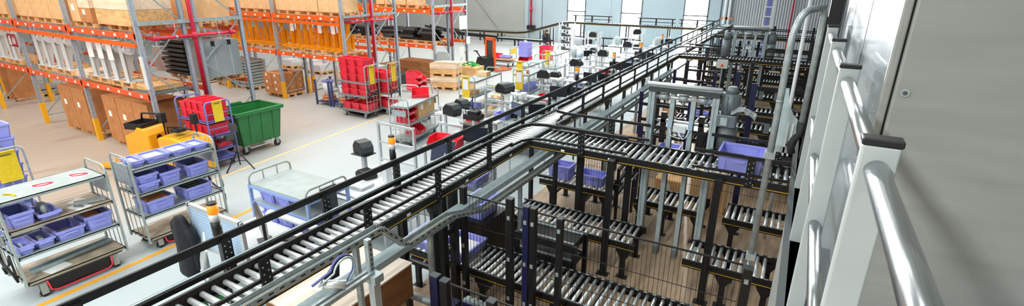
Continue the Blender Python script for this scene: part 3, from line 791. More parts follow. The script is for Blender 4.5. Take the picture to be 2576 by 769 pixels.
for x, rz, l in ((-20.55, 0, 'right'), (-21.9, 0, 'left')):
    pal(x, 12.95, 0, 'wooden pallet under the %s pack of grey sheets with spacers' % l)
    t = thing('sheet_pack', '%s pack of grey sheets with pale spacers on the floor behind the green bin' % l, 'steel pack', (x, 12.95, PH))
    for k in range(9): MB().box(-.56, .56, -.42, .42, k*.125, k*.125+.095).build('sheet', 'shelf', t)
    m = MB()
    for y in (-.3, .3): m.box(-.53, .53, y-.05, y+.05, .01, 1.1)
    m.build('spacer', 'woodd', t)
    MB().box(-.2, -.18, -.424, .424, 0, 1.104).build('strap', 'blackp', t); MB().box(.28, .3, -.424, .424, 0, 1.104).build('strap', 'blackp', t)
# rack-end protectors
def protector(x, y, label):
    t = thing('rack_protector', label, 'protector', (x, y, 0))
    c = MB().prism([(-.1, -.1), (.1, -.1), (.1, .1), (.085, .1), (.085, -.085), (-.1, -.085)], 0, .42, 'z').build('corner_guard', 'hazstripe', t)
    MB().box(.085, .1, .1, 1.6, .28, .4).build('end_rail', 'ygd', t)
    return t
hm = bpy.data.materials.new('hazard_stripes'); hm.use_nodes = True
nt = hm.node_tree; b_ = nt.nodes['Principled BSDF']; tc = nt.nodes.new('ShaderNodeTexCoord'); mp = nt.nodes.new('ShaderNodeMapping'); mp.inputs['Rotation'].default_value = (0.6, 0.6, 0)
wv = nt.nodes.new('ShaderNodeTexWave'); wv.bands_direction = 'Z'; wv.inputs['Scale'].default_value = 4.0
rp = nt.nodes.new('ShaderNodeValToRGB'); rp.color_ramp.interpolation = 'CONSTANT'; rp.color_ramp.elements[1].position = 0.5
rp.color_ramp.elements[0].color = rgb(30, 30, 32); rp.color_ramp.elements[1].color = rgb(250, 190, 20)
nt.links.new(tc.outputs['Object'], mp.inputs[0]); nt.links.new(mp.outputs[0], wv.inputs[0]); nt.links.new(wv.outputs['Fac'], rp.inputs[0]); nt.links.new(rp.outputs[0], b_.inputs['Base Color'])
M['hazstripe'] = hm
protector(-13.8, 12.22, 'black and yellow striped corner guard at the middle rack end')
protector(-14.02, 17.5, 'black and yellow striped corner guard at the far rack end')

# bucket carriers
def carrier(x, y, label):
    t = thing('carrier_frame', label, 'carrier', (x, y, 0))
    for sx in (-1, 1):
        for sy in (-1, 1): MB().box(sx*.36-.03, sx*.36+.03, sy*.36-.03, sy*.36+.03, 0, .92).box(sx*.36-.04, sx*.36+.04, sy*.36-.04, sy*.36+.04, .9, .95).build('corner_post', 'navyf', t)
    MB().box(-.36, .36, -.36, .36, .1, .14).build('deck', 'navyf', t)
    for sx in (-1, 1): MB().cyl((sx*.36, -.36, .55), (sx*.36, .36, .55), .012, 6).build('side_bar', 'dgrey', t)
    MB().cyl((-.36, .36, .55), (.36, .36, .55), .012, 6).build('side_bar', 'dgrey', t)
    return t
def bucket(x, y, z, label):
    t = thing('bucket', label, 'bucket', (x, y, z))
    MB().cyl((0, 0, 0), (0, 0, .5), .16, 18, .22).build('shell', 'pipew', t)
    MB().cyl((0, 0, .5), (0, 0, .53), .235, 18).build('lid', 'bluev', t)
    MB().tube(arc((0, 0, .53), .05, 0, 180, 8, 'xz'), .012, 6).build('lid_handle', 'blackp', t)
    return t
for i, x in enumerate((-15.3, -14.42)):
    n = ('left', 'right')[i]
    carrier(x, 12.72, '%s slate-blue stacking frame holding white buckets' % n)
    k = MB().tube([(.22*cos(a), .2*sin(a), .06) for a in [2*pi*q/18 for q in range(18)]], .06, 7, closed=True).tube([(.2*cos(a), .19*sin(a), .17) for a in [2*pi*q/18 for q in range(18)]], .055, 7, closed=True).build('hose_coil', 'copper')
    tag(k, 'orange hose coil in the %s blue stacking frame' % n, 'hose'); put(k, (x, 12.66, .142))
    bucket(x - .0, 12.66, .375, 'white bucket with violet lid in the %s blue stacking frame' % n)
bucket(-14.5 + .02, 13.28, .0 + .38, 'white bucket with violet lid standing behind the right stacking frame'); 
k = MB().box(-.25, .25, -.25, .25, 0, .38).build('plastic_crate', 'navyf'); tag(k, 'slate-blue crate under the bucket behind the right frame', 'crate'); put(k, (-14.48, 13.35, 0))

# ---- beyond the middle rack: pallets with white packs
for i, (x, y) in enumerate(((-23.6, 17.3), (-22.3, 17.5), (-20.9, 16.9))):
    n = ('left', 'middle', 'right')[i]
    pal(x, y, 0, '%s one of three floor pallets seen through the middle rack' % n)
    k = MB().box(-.5, .5, -.35, .35, 0, .16).box(-.45, .4, -.3, .3, .17, .3).box(-.3, .3, -.2, .2, .15, .18).build('wrapped_pack', 'white'); tag(k, 'white wrapped pack on the %s pallet seen through the middle rack' % n, 'pack'); put(k, (x, y, PH))
# ---- far rack goods
px3 = (-16.95, -15.65)
pallets(px3, 18.2, 3.27, 'on the top level of the far rack')
for i, x in enumerate(px3):
    for s in (-1, 1): box(.5, .7, .34, (x + s*.28, 18.1, 3.27+PH), 'small carton on the top level of the far rack', 'cardl', 0, 'cartons on the far rack top level')
px3 = (-19.9, -18.65, -17.02, -15.86, -14.7)
pallets(px3, 18.2, 1.74, 'under the black profiles on the far rack')
random.seed(11)
for i, x in enumerate(px3):
    for L in range(5):
        for k in range(3):
            w = random.uniform(.5, 1.1)
            o = MB().box(-w/2, w/2, -.05, .05, 0, .1).box(-w/2-.004, -w/2, -.04, .04, .01, .09)
            o = o.build('steel_profile', 'black' if random.random() < .75 else 'dgrey')
            tag(o, 'black steel profile in the loose pile on the lower level of the far rack', 'profile', 'black profiles on the far rack')
            put(o, (x + random.uniform(-.12, .12) , 17.95 + .24*k, 1.74 + PH + .102*L + .001), random.uniform(-.12, .12))
# brown wooden crates on the floor under the far rack
crate(1.0, .9, .62, (-17.12, 18.18, 0), 'dark brown wooden crate on the floor under the far rack', 'woodd', 2, True)
crate(2.0, .9, .9, (-15.45, 18.2, 0), 'long dark brown crate on the floor at the end of the far rack', 'woodd', 2, True)
crate(1.3, .9, .5, (-17.2, 16.7, 0), 'open pale wooden box on the floor in front of the far rack', 'wood', 2, True)
k = MB().box(-.5, .5, -.3, .3, 0, .25).box(-.45, .1, -.25, .25, .25, .4).build('wrapped_pack', 'white'); tag(k, 'white pack on the pale wooden box in front of the far rack', 'pack'); put(k, (-16.9, 16.7, .52))
crate(1.0, .9, .45, (-15.7, 16.9, 0), 'grey tarpaulin covered box left of the pine pallet boxes', 'dgrey', 1, True)
# pine pallet boxes
for z, l in ((0, 'lower'), (.573, 'upper')):
    pal(-13.15, 17.25 if False else 17.2, z, 'wooden pallet of the %s pine pallet box' % l, .25)
    crate(1.18, .78, .41, (-13.15, 17.2, z+PH), '%s pine pallet box with boards in it beside the far rack end' % l, 'woodl', 2, z == 0, .25)
for k in range(3):
    o = MB().box(-.55, .55, -.07, .07, 0, .05).build('pine_board', 'woodl'); tag(o, 'pale pine board lying across the upper pallet box', 'board', 'boards on the pine box'); put(o, (-12.95 + .05*k, 17.05 + .17*k, 1.14), .35)
o = MB().prism([(-.35, 0), (.35, 0), (.35, .62), (.25, .78), (-.2, .78), (-.35, .6)], -.015, .015, 'y').build('galvanised_hood', 'galvl'); tag(o, 'upright curved galvanised sheet standing behind the pine pallet boxes', 'metal sheet'); put(o, (-13.75, 17.75 - .0, .7), .2)
pal(-13.25, 19.1, 0, 'wooden pallet under the crate of green parts', .1); pal(-13.25, 19.1, .15, 'second wooden pallet under the crate of green parts', .1)
crate(1.15, .78, .38, (-13.25, 19.1, .3), 'orange-brown low crate filled with green parts', 'wood', 1, True, .1)
random.seed(5)
for k in range(14):
    a = random.uniform(0, pi)
    o = MB().tube([(-.16, 0, 0), (-.05, .03, .03), (.08, 0, .04), (.16, -.02, 0)], .028, 6).build('green_part', 'greenb'); tag(o, 'bright green plastic part heaped on the low crate', 'green part', 'green parts on the crate'); put(o, (-13.25 + random.uniform(-.38, .38), 19.1 + random.uniform(-.24, .24), .735 + .045*(k % 3)), a)
box(.5, .4, .3, (-12.4, 17.75, 0), 'small pale carton beside the pine pallet boxes', 'cardl')
# papers hung on the far frames
for (x, y, z, w, h, l) in ((-13.98, 19.62, 2.6, .6, .62, 'large white sheet hung high on the far rack end frame'), (-13.98, 20.0, 1.75, .3, .34, 'small white sheet lower on the far rack end frame'), (-13.98, 19.45, 1.25, .36, .5, 'white sheet hung lowest on the far rack end frame')):
    o = MB().box(-.003, .003, -w/2, w/2, -h/2, h/2).build('hung_sheet', 'paper'); tag(o, l, 'paper'); put(o, (x+.08, y, z))
# fire sign at the left edge
t = thing('fire_sign', 'dark red fire extinguisher sign hung on the front rack', 'sign', (-21.65, 5.98, 2.67), 0)
MB().box(-.33, .33, -.006, .006, -.2, .2).build('board', 'safe', t, bevel=.004)
k = MB().prism([(-.27, -.16), (-.11, -.16), (-.11, .04), (-.15, .07), (-.15, .1), (-.09, .1), (-.09, .13), (-.2, .13), (-.26, .06), (-.24, .05), (-.21, .09), (-.21, .07), (-.27, .04)], -.009, -.006, 'y'); k.build('extinguisher_symbol', 'white', t)
f = MB()
for dx in (0, .09, .18): f.prism([(.0+dx, -.12), (.05+dx, -.1), (.04+dx, -.02), (.07+dx, .02), (.05+dx, .13), (.02+dx, .02), (-.01+dx, -.02)], -.009, -.006, 'y')
f.build('flame_symbol', 'white', t)
CR = {}
def redcrate(lx, ly, h, loc, label, rz=0, group=None):
    k = (lx, ly, h)
    if k not in CR: CR[k] = mk_tote(lx, ly, h, 'red', False)
    o = CR[k].put(loc, rz, label, 'crate', group)
    o.name = 'red_crate'; return o
# ================================================================= OTHER TROLLEYS, BIN, TRUCKS
H2 = pi/2
# left edge trolley, blue totes, yellow pouch
T = trolley('tote_trolley', 'tall trolley full of blue totes at the left edge, yellow pouch on its end hoop', (-12.3, 2.55, 0), 1.3, .66, (.24, .98), 1.78, m='rackg', nbar=4, hb=(.9, 1.3), rz=H2)
drawbar(T, -.66, .75, 'navyf')
for lv, (z0, n) in enumerate(((.241, 3), (.981, 5))):
    for k in range(n):
        for i in (0, 1):
            tote(.58, .6, .235 if k < n-1 or lv else .22, (-12.0 - .6*i, 2.55, z0 + .24*k if lv else z0 + .236*k), 'blue tote stacked on the left edge trolley', 0, 'totes on the left edge trolley')
pouch((-11.61, 2.62, 1.74), H2, 'yellow pouch hanging on the left edge trolley of blue totes', .3, .55)
# blue framed red-bin trolley
T = trolley('bin_trolley', 'violet-blue framed trolley with red bins stacked on top, beside the green bin', (-12.82, 6.68, 0), 1.24, .62, (.26, .52, .86, 1.24), 1.72, m='bluev', ms='bluev', nbar=0, hb=(1.42, 1.05), rz=H2, r=.02)
drawbar(T, -.63, .62)
g = 'red bins on top of the violet-blue trolley'
for k in range(4):
    y = 6.68; x = -12.4 - .27*k
    for L in range(2 if k < 3 else 1):
        o = redcrate(.262, .6, .24 if k < 3 else .4, (x, 6.69, 1.241 + .241*L), 'red bin nested in the two layers on top of the violet-blue trolley', 0, g)
for k in range(4):
    redcrate(.25, .56, .28, (-12.42 - .265*k, 6.69, .861), 'red bin standing in the row on the second shelf of the violet-blue trolley', 0, 'red bins in the row on the violet-blue trolley')
redbin(.3, .5, .12, (-12.45, 6.7, .521), 'low red bin on the third shelf of the violet-blue trolley near its hoop')
pouch((-12.14, 6.66, 1.74), H2, 'yellow pouch hanging on the violet-blue trolley beside the green bin', .24, .52)
k = MB().box(-.005, .005, -.1, .1, -.2, 0).build('sign_plate', 'dgrey'); tag(k, 'dark plate hanging under the yellow pouch of the violet-blue trolley', 'plate'); put(k, (-12.05, 6.8, .86), 0, (0, .4, 0))

# green wheeled bin 1.36 (y) x 1.05 (x), rim 1.2
t = thing('waste_container', 'green open-topped plastic waste container on four castors', 'waste bin', (-13.0, 7.95, 0))
b = MB(); B = (-.42, .42, -.56, .56); Tp = (-.5, .5, -.66, .66)
def shellbox(mb, B, T, z0, z1, w):
    mb.taper(B, B, z0-.0, z0+w)
    for (sx) in (0, 1):
        xb = B[sx]; xt = T[sx]; s = 1 if sx == 0 else -1
        mb.hexa([(xb, B[2], z0), (xb+s*w, B[2], z0), (xb+s*w, B[3], z0), (xb, B[3], z0), (xt, T[2], z1), (xt+s*w, T[2], z1), (xt+s*w, T[3], z1), (xt, T[3], z1)])
        yb = B[2+sx]; yt = T[2+sx]
        mb.hexa([(B[0], yb, z0), (B[1], yb, z0), (B[1], yb+s*w, z0), (B[0], yb+s*w, z0), (T[0], yt, z1), (T[1], yt, z1), (T[1], yt+s*w, z1), (T[0], yt+s*w, z1)])
    return mb
shellbox(b, B, Tp, .26, 1.14, .02).build('body', 'green', t)
r = MB().box(-.56, -.49, -.72, .72, 1.1, 1.2).box(.49, .56, -.72, .72, 1.1, 1.2).box(-.49, .49, -.72, -.65, 1.1, 1.2).box(-.49, .49, .65, .72, 1.1, 1.2)
r.build('rim', 'green', t, bevel=.012)
for y in (-.3, .05, .4): MB().hexa([(.42, y-.03, .3), (.435, y-.03, .3), (.435, y+.03, .3), (.42, y+.03, .3), (.5, y-.03, 1.1), (.515, y-.03, 1.1), (.515, y+.03, 1.1), (.5, y+.03, 1.1)]).build('side_rib', 'green', t)
for sx in (-1, 1):
    for sy in (-1, 1): castor(t, sx*.36, sy*.48, .26, .1, 'galv')
MB().tube([(-.56, -.25, 1.16), (-.66, -.25, 1.16), (-.66, .25, 1.16), (-.56, .25, 1.16)], .025, 8).box(-.6, -.5, -.16, .16, 1.18, 1.25).build('lid_hinge', 'green', t)
MB().tube([(.42, -.46, .28), (.52, -.4, .2), (.52, .2, .2), (.42, .3, .28)], .018, 7).build('tow_bar', 'galv', t)

# light-blue table trolley
t = thing('table_trolley', 'light-blue framed trolley with a broad pale top and low end rails', 'trolley', (-7.3, 5.13, 0))
L, Wd = .76, .42
MB().box(-L, L, -Wd, Wd, 1.12, 1.15).build('top', 'shelf', t)
f = MB()
for z in (1.07, .76, .22):
    for sy in (-1, 1): f.box(-L, L, sy*Wd-.02, sy*Wd+.02, z, z+.055)
    for sx in (-1, 1): f.box(sx*L-.02, sx*L+.02, -Wd, Wd, z, z+.055)
for sx in (-1, 1):
    for sy in (-1, 1): f.box(sx*L-.024, sx*L+.024, sy*Wd-.024, sy*Wd+.024, .14, 1.13)
f.build('frame', 'bluef', t)
for z in (.78, .24): MB().box(-L+.02, L-.02, -Wd+.02, Wd-.02, z+.02, z+.036).build('shelf', 'shelf', t)
for sx in (-1, 1):
    x = sx*(L-.01); p = [(x, -Wd, 1.13)] + arc((x, -Wd+.1, 1.22), .1, 180, 90, 5, 'yz') + arc((x, Wd-.1, 1.22), .1, 90, 0, 5, 'yz') + [(x, Wd, 1.13)]
    m = MB().tube(p, .018, 8)
    for y in (-.14, .14): m.cyl((x, y, 1.14), (x, y, 1.31), .012, 7)
    m.build('end_rail', 'trol', t)
MB().box(L+.0, L+.03, -.16, .16, .78, 1.26).build('card_holder', 'dgrey', t); MB().box(L+.03, L+.034, .02, .1, 1.12, 1.18).build('card', 'orange', t)
for sx in (-1, 1):
    for sy in (-1, 1): castor(t, sx*.6, sy*.32, .2, .06, 'trol')
for k, (x, n) in enumerate(((-7.75, 'leftmost'), (-7.33, 'second'))):
    tote(.4, .7, .21, (x, 5.13, .817), '%s blue tote on the upper shelf of the light-blue table trolley' % n)
for k, x in enumerate((-7.75, -7.33, -6.92)):
    for q in range(3 if k == 0 else 2):
        tote(.4, .7, .16, (x, 5.13, .277 + .162*q), 'blue tote stacked on the lower shelf of the light-blue table trolley', 0, 'totes on the table trolley lower shelf')

# red nesting crates on two caged trolleys by the middle rack
for yc, n, lv in ((12.32, 'front', 4), (13.08, 'rear', 3)):
    T = trolley('cage_trolley', '%s one of two steel cage trolleys with yellow pouches and red crates' % n, (-13.02 if n == 'front' else -12.75, yc - .28, 0), 1.3, .62, (.26, .78, 1.24), 1.82, m='trol', nbar=3, hb=(.6, .95, 1.3), rz=H2, bar=.4)
    drawbar(T, -.66, .75)
    xc = -13.02 if n == 'front' else -12.75
    for z, hh, q in ((.261, .24, 1), (.781, .215, 2), (1.241, .26, 3 if n == 'front' else 1)):
        for i in range(3):
            for j in range(q):
                redcrate(.38, .5, hh, (xc + .42 - .41*i, yc - .28, z + (hh+.001)*j), 'red plastic crate on the %s cage trolley by the middle rack' % n, 0, 'red crates on the %s cage trolley' % n)
    pouch((xc + .68, yc - .28, 1.8), H2, 'yellow pouch on the %s cage trolley by the middle rack' % n, .22, .62)

# white trolley with red picking bins in the middle distance
T3 = trolley('shelf_trolley', 'pale trolley with cartons on its shelves and one red bin on top', (-9.62, 11.0, 0), 1.75, .62, (.22, .68, 1.18), 1.4, m='trol', nbar=3, hb=(.5, .68), plate=(.9, 1.08), rz=.18)
def loc3(T, x, y, z):
    c, s = cos(T.rotation_euler[2]), sin(T.rotation_euler[2]); return (T.location[0] + c*x - s*y, T.location[1] + s*x + c*y, z)
redbin(.5, .42, .24, loc3(T3, -.05, .45, 1.181), 'open-front red bin lying on the pale trolley top', -.9+pi/2*1)
for k in range(2): redbin(.4, .46, .22, loc3(T3, .04, -.55, .681 + .222*k), 'red open-front bin, %s of a pair under the pale trolley top' % ('lower', 'upper')[k], .18+H2)
redbin(.4, .46, .22, loc3(T3, .04, -.1, .221), 'red open-front bin on the lowest shelf of the pale trolley', .18+H2)
box(.5, .34, .42, loc3(T3, .05, .05, .681), 'brown carton on the pale trolley middle shelf next to the red pair', 'card', .18+H2)
box(.5, .3, .44, loc3(T3, .05, .58, .681), 'pale carton at the far end of the pale trolley middle shelf', 'cardl', .18+H2)
T3b = trolley('shelf_trolley', 'small white trolley carrying a pile of open-front red bins, behind the pale trolley', (-10.75, 12.45, 0), 1.1, .6, (.3, .75, 1.16), 1.36, m='white', nbar=0, hb=(1.26,), rz=.3)
for q in range(3):
    for k in range(2): redbin(.34, .44, .19, loc3(T3b, .04, -.25 + .36*k, 1.161 + .192*q) if q < 2 or k == 0 else loc3(T3b, .04, .3, .751), 'red open-front bin in the pile on the small white trolley', .3+H2, 'red bins on the small white trolley')
redbin(.3, .4, .18, loc3(T3b, .0, -.3, .301), 'blue bin low on the small white trolley behind the pale trolley', .3+H2, None, 'tote')
# four-shelf trolley with pouch
T4 = trolley('shelf_trolley', 'four-shelf grey trolley with a paper-covered yellow pouch, by the pine pallet boxes', (-8.78, 13.3, 0), 1.75, .56, (.24, .68, 1.12, 1.58), 1.74, m='trol', nbar=0, hb=(.68, 1.12), rz=.07, worn=(0,))
drawbar(T4, -.9, .8)
pouch(loc3(T4, -.02, -.92, 1.74), .07, 'yellow pouch with white paper on the four-shelf grey trolley', .26, .66, True)
box(.36, .3, .14, loc3(T4, 0, .2, 1.581), 'small pale carton on top of the four-shelf grey trolley', 'cardl', .07)
box(.3, .24, .12, loc3(T4, 0, -.5, 1.121), 'small brown carton on the second shelf of the four-shelf grey trolley', 'card', .07)
redbin(.4, .5, .24, loc3(T4, .02, -.45, .241), 'red open-front bin on the lowest shelf of the four-shelf grey trolley', 1.7)
redbin(.4, .3, .12, loc3(T4, 0, -.5, .681), 'low blue bin on the third shelf of the four-shelf grey trolley', .07, None, 'tote')
k = MB().box(-.1, .1, -.07, .07, 0, .012).build('yellow_card', 'lemon'); tag(k, 'yellow card on the second shelf of the four-shelf grey trolley', 'card'); put(k, loc3(T4, .1, .7, 1.121))
# further shelf trolleys with pouches
T5 = trolley('shelf_trolley', 'empty-topped shelf trolley farther back with a plain yellow pouch', (-8.9, 17.05, 0), 1.85, .6, (.24, .85, 1.5), 1.68, m='trol', nbar=2, hb=(.85,), rz=.05)
pouch(loc3(T5, -.05, -.965, 1.68), .05, 'plain yellow pouch on the empty-topped shelf trolley', .24, .62)
T6 = trolley('shelf_trolley', 'shelf trolley with an orange cup on top, paper-covered yellow pouch', (-8.1, 15.35, 0), 1.5, .58, (.24, .85, 1.5), 1.68, m='trol', nbar=2, hb=(.85,), rz=.12)
pouch(loc3(T6, -.05, -.81, 1.68), .12, 'yellow pouch with white paper on the shelf trolley with the orange cup', .26, .68, True)
k = MB().cyl((0, 0, 0), (0, 0, .12), .05, 14, .06).build('cup', 'orange'); tag(k, 'orange cup standing on a shelf trolley top', 'cup'); put(k, loc3(T6, .1, -.4, 1.501))
tote(.4, .36, .2, loc3(T6, 0, .3, .851), 'blue tote on the middle shelf of the trolley with the orange cup', .12)
tote(.4, .36, .2, loc3(T6, 0, -.3, .851), 'second blue tote, nearer the pouch, on the trolley with the orange cup', .12)
T7 = trolley('shelf_trolley', 'white topped shelf trolley farthest back with a yellow pouch, near the person', (-9.4, 20.4, 0), 1.7, .62, (.24, .85, 1.45), 1.62, m='trol', nbar=2, hb=(.85,), rz=.05)
pouch(loc3(T7, -.05, -.9, 1.62), .05, 'yellow pouch on the farthest shelf trolley', .24, .6)
# flat trolley, tote stacks, orange stacker in the distance
t = thing('flatbed_trolley', 'low flatbed trolley with a handle and yellow plate, red and blue bins on it', 'trolley', (-14.15, 23.5, 0))
MB().box(-.75, .75, -.35, .35, .38, .43).build('deck', 'wood', t)
MB().box(-.75, .75, -.36, .36, .22, .3).build('chassis', 'trol', t)
for sx in (-1, 1):
    for sy in (-1, 1): castor(t, sx*.6, sy*.26, .24, .08, 'trol')
MB().tube([(.75, -.34, .4)] + arc((.75, -.24, 1.0), .1, 180, 90, 4, 'yz') + arc((.75, .24, 1.0), .1, 90, 0, 4, 'yz') + [(.75, .34, .4)], .02, 8).build('handle', 'trol', t)
MB().box(.765, .775, -.3, .3, .7, 1.0).build('name_plate', 'lemon', t)
redbin(.6, .5, .22, (-14.5, 23.5, .431), 'red bin on the low flatbed trolley')
tote(.6, .5, .14, (-13.85, 23.5, .431), 'low blue tote on the flatbed trolley')
t = thing('bin_stand', 'low stand under the stack of blue totes near the person', 'stand', (-12.6, 23.4, 0))
MB().box(-.35, .35, -.3, .3, .3, .34).build('deck', 'trol', t)
for sx in (-1, 1):
    for sy in (-1, 1): MB().cyl((sx*.3, sy*.25, 0), (sx*.3, sy*.25, .31), .02, 8).build('leg', 'trol', t)
redbin(.6, .5, .3, (-12.6, 23.4, .341), 'red bin at the bottom of the stack of blue totes')
for k in range(3): tote(.6, .5, .25, (-12.6, 23.4, .642 + .251*k), '%s of the three blue totes stacked on a red bin' % ('lowest', 'middle', 'topmost')[k])
parts_in((-12.6, 23.4, 1.395-.24), 0, 'bag', 'white bag bulging out of the topmost blue tote of the stack', .44, .34, .34)
t = thing('bin_stand', 'low stand under the pile of red bins near the person', 'stand', (-11.75, 24.2, 0))
MB().box(-.35, .35, -.3, .3, .4, .44).build('deck', 'trol', t)
for sx in (-1, 1):
    for sy in (-1, 1): MB().cyl((sx*.3, sy*.25, 0), (sx*.3, sy*.25, .41), .02, 8).build('leg', 'trol', t)
for k in range(3): redcrate(.66, .5, .24, (-11.75, 24.2, .441 + .241*k), 'red crate in the pile on the stand near the person', 0, 'pile of red crates near the person')
# orange stacker
t = thing('pallet_stacker', 'orange electric pallet stacker with a tall mast', 'stacker', (-13.65, 21.6, 0), -.3)
m = MB()
for sx in (-1, 1): m.box(sx*.3-.06, sx*.3+.06, -.06, .06, .08, 1.72)
m.box(-.36, .36, -.06, .06, 1.6, 1.74); m.build('mast', 'orange', t)
MB().box(-.24, .24, -.02, .02, .1, 1.6).build('mast_chain', 'dgrey', t)
MB().taper((.0-.38, .38, -.85, -.1), (-.34, .34, -.6, -.1), .08, .8).build('body', 'blackp', t, bevel=.03)
MB().tube([(0, -.6, .75), (.0, -.85, 1.05), (0, -.95, 1.15)], .03, 8).tube([(-.15, -.95, 1.15), (.15, -.95, 1.15)], .03, 8).build('tiller', 'blackp', t)
for sx in (-1, 1): MB().box(sx*.25-.08, sx*.25+.08, .06, 1.2, .05, .11).build('fork', 'orange', t)
for sx in (-1, 1): MB().cyl((sx*.28-.04, -.6, .09), (sx*.28+.04, -.6, .09), .09, 14).build('wheel', 'rubber', t)

# yellow trucks
t = thing('pallet_truck', 'yellow truck with upright yellow cabinet and black tray, in front of the brown boxes', 'pallet truck', (-13.55, 5.62, 0), .3)
MB().prism([(-.36, .1), (.36, .1), (.36, 1.0), (.26, 1.16), (.05, 1.2), (-.05, 1.08), (-.36, .95)], -.28, .28, 'y').build('cabinet', 'truck', t, bevel=.04)
m = MB().box(-.32, .2, -.24, .24, 1.12, 1.16)
for sy in (-1, 1): m.box(-.32, .2, sy*.24-.015, sy*.24+.015, 1.12, 1.26)
for x in (-.32, .2): m.box(x-.015, x+.015, -.24, .24, 1.12, 1.26)
m.build('tray', 'blackp', t)
MB().tube([(-.3, .22, 1.25), (-.27, .22, 1.4), (.14, .22, 1.42), (.2, .22, 1.25)], .022, 8).build('grab_rail', 'blackp', t)
MB().cyl((.362, .0, .9), (.37, .0, .9), .07, 16).build('vent', 'blackp', t)
for sy in (-1, 1): MB().box(-1.4, -.3, sy*.2-.08, sy*.2+.08, .06, .13).build('fork', 'truck', t)
for sy in (-1, 1): MB().cyl((.15, sy*.2-.05, .09), (.15, sy*.2+.05, .09), .09, 14).build('wheel', 'rubber', t)
t = thing('pallet_truck', 'low yellow truck with black steering bar and lettering, behind the paper trays', 'pallet truck', (-12.42, 5.9, 0), .12)
MB().prism([(-.5, .12), (.46, .12), (.5, .7), (.42, .98), (.05, 1.05), (-.45, 1.0)], -.36, .36, 'y').build('hood', 'truck', t, bevel=.05)
MB().box(-.3, .2, -.26, .26, 1.02, 1.05).build('top_cover', 'yline', t)
MB().box(-.52, .48, -.38, .38, .06, .14).build('chassis', 'blackp', t)
MB().tube([(-.38, -.1, 1.0), (-.36, -.12, 1.2), (.2, -.14, 1.28), (.55, -.14, 1.26)], .02, 8).build('steering_bar', 'blackp', t)
MB().box(-.12, .14, -.22, .02, 1.14, 1.22).build('control_head', 'blackp', t, bevel=.02)
for x, y in ((-.42, -.14), (.35, .1)):
    MB().tube([(x, y, 1.0), (x, y, 1.35)], .02, 8).box(x-.07, x+.07, y-.06, y+.06, 1.32, 1.56).build('grip_pad', 'blackp', t, bevel=.02)
for x in (-.3, .3):
    for sy in (-1, 1): MB().cyl((x, sy*.3-.05, .085), (x, sy*.3+.05, .085), .085, 14).build('wheel', 'rubber', t)
lt = text('Yale', .26, 'blackp', t, (.36, -.375, .42), (H2, 0, 0)); lt.location = (.12, -.374, .42)
# safety stripes on its rear corner
MB().box(.44, .52, -.38, -.3, .14, .62).build('corner_pad', 'hazstripe', t)

# tripod stand
t = thing('tripod_stand', 'thin black tripod stand on the floor in front of the violet-blue trolley', 'tripod', (-11.75, 6.72, 0))
MB().cyl((0, 0, .25), (0, 0, 1.1), .016, 8).build('pole', 'blackp', t)
for k in range(3):
    a = 2*pi*k/3 + .5
    MB().bar((0, 0, .5), (.36*cos(a), .36*sin(a), .012), .03, .02).bar((0, 0, .24), (.2*cos(a), .2*sin(a), .24), .02, .012).build('leg', 'blackp', t)
MB().box(-.16, .16, -.01, .012, 1.02, 1.2).build('plate', 'dgrey', t)

# ================================================================= PICK STATIONS along the conveyor (x -8 .. -5)
def monitor(loc, rz, label, w=.52, m='screen', tilt=0):
    t = thing('monitor', label, 'monitor', loc, rz)
    MB().box(-w/2, w/2, -.02, .02, .16, .16 + w*.6).build('casing', 'blackp', t, bevel=.006)
    MB().box(-w/2+.015, w/2-.015, .02, .023, .175, .145 + w*.6).build('screen', m, t)
    MB().box(-.05, .05, -.07, -.02, .0, .3).box(-.1, .1, -.03, -.02, .25, .38).build('bracket', 'alu', t)
    MB().box(-.12, .12, -.12, .08, 0, .015).build('stand_foot', 'dgrey', t)
    return t
def printer(loc, rz, label):
    t = thing('label_printer', label, 'printer', loc, rz)
    MB().prism([(-.2, 0), (.2, 0), (.2, .17), (.12, .25), (-.1, .26), (-.2, .16)], -.13, .13, 'y').build('case', 'blackp', t, bevel=.02)
    MB().prism([(-.1, .262), (.12, .252), (.205, .17), (.205, .06), (.212, .06), (.212, .175), (.125, .262), (-.1, .27)], -.125, .125, 'y').build('cover', 'dgrey', t)
    MB().box(-.215, -.2, -.08, .08, .03, .06).build('paper_slot', 'paper', t)
    return t
def lamp(y, label, x=-4.78, top=2.5):
    t = thing('signal_lamp', label, 'signal lamp', (x, y, 0))
    MB().cyl((0, 0, 0), (0, 0, top-.36), .022, 10).build('pole', 'blackp', t)
    MB().cyl((0, 0, top-.36), (0, 0, top-.2), .046, 16).build('base', 'blackp', t)
    MB().cyl((0, 0, top-.2), (0, 0, top-.12), .048, 16).build('white_ring', 'white', t)
    MB().cyl((0, 0, top-.12), (0, 0, top-.02), .05, 18).build('lens', 'amber', t)
    MB().cyl((0, 0, top-.02), (0, 0, top), .05, 18, .044).build('cap', 'blackp', t)
    return t
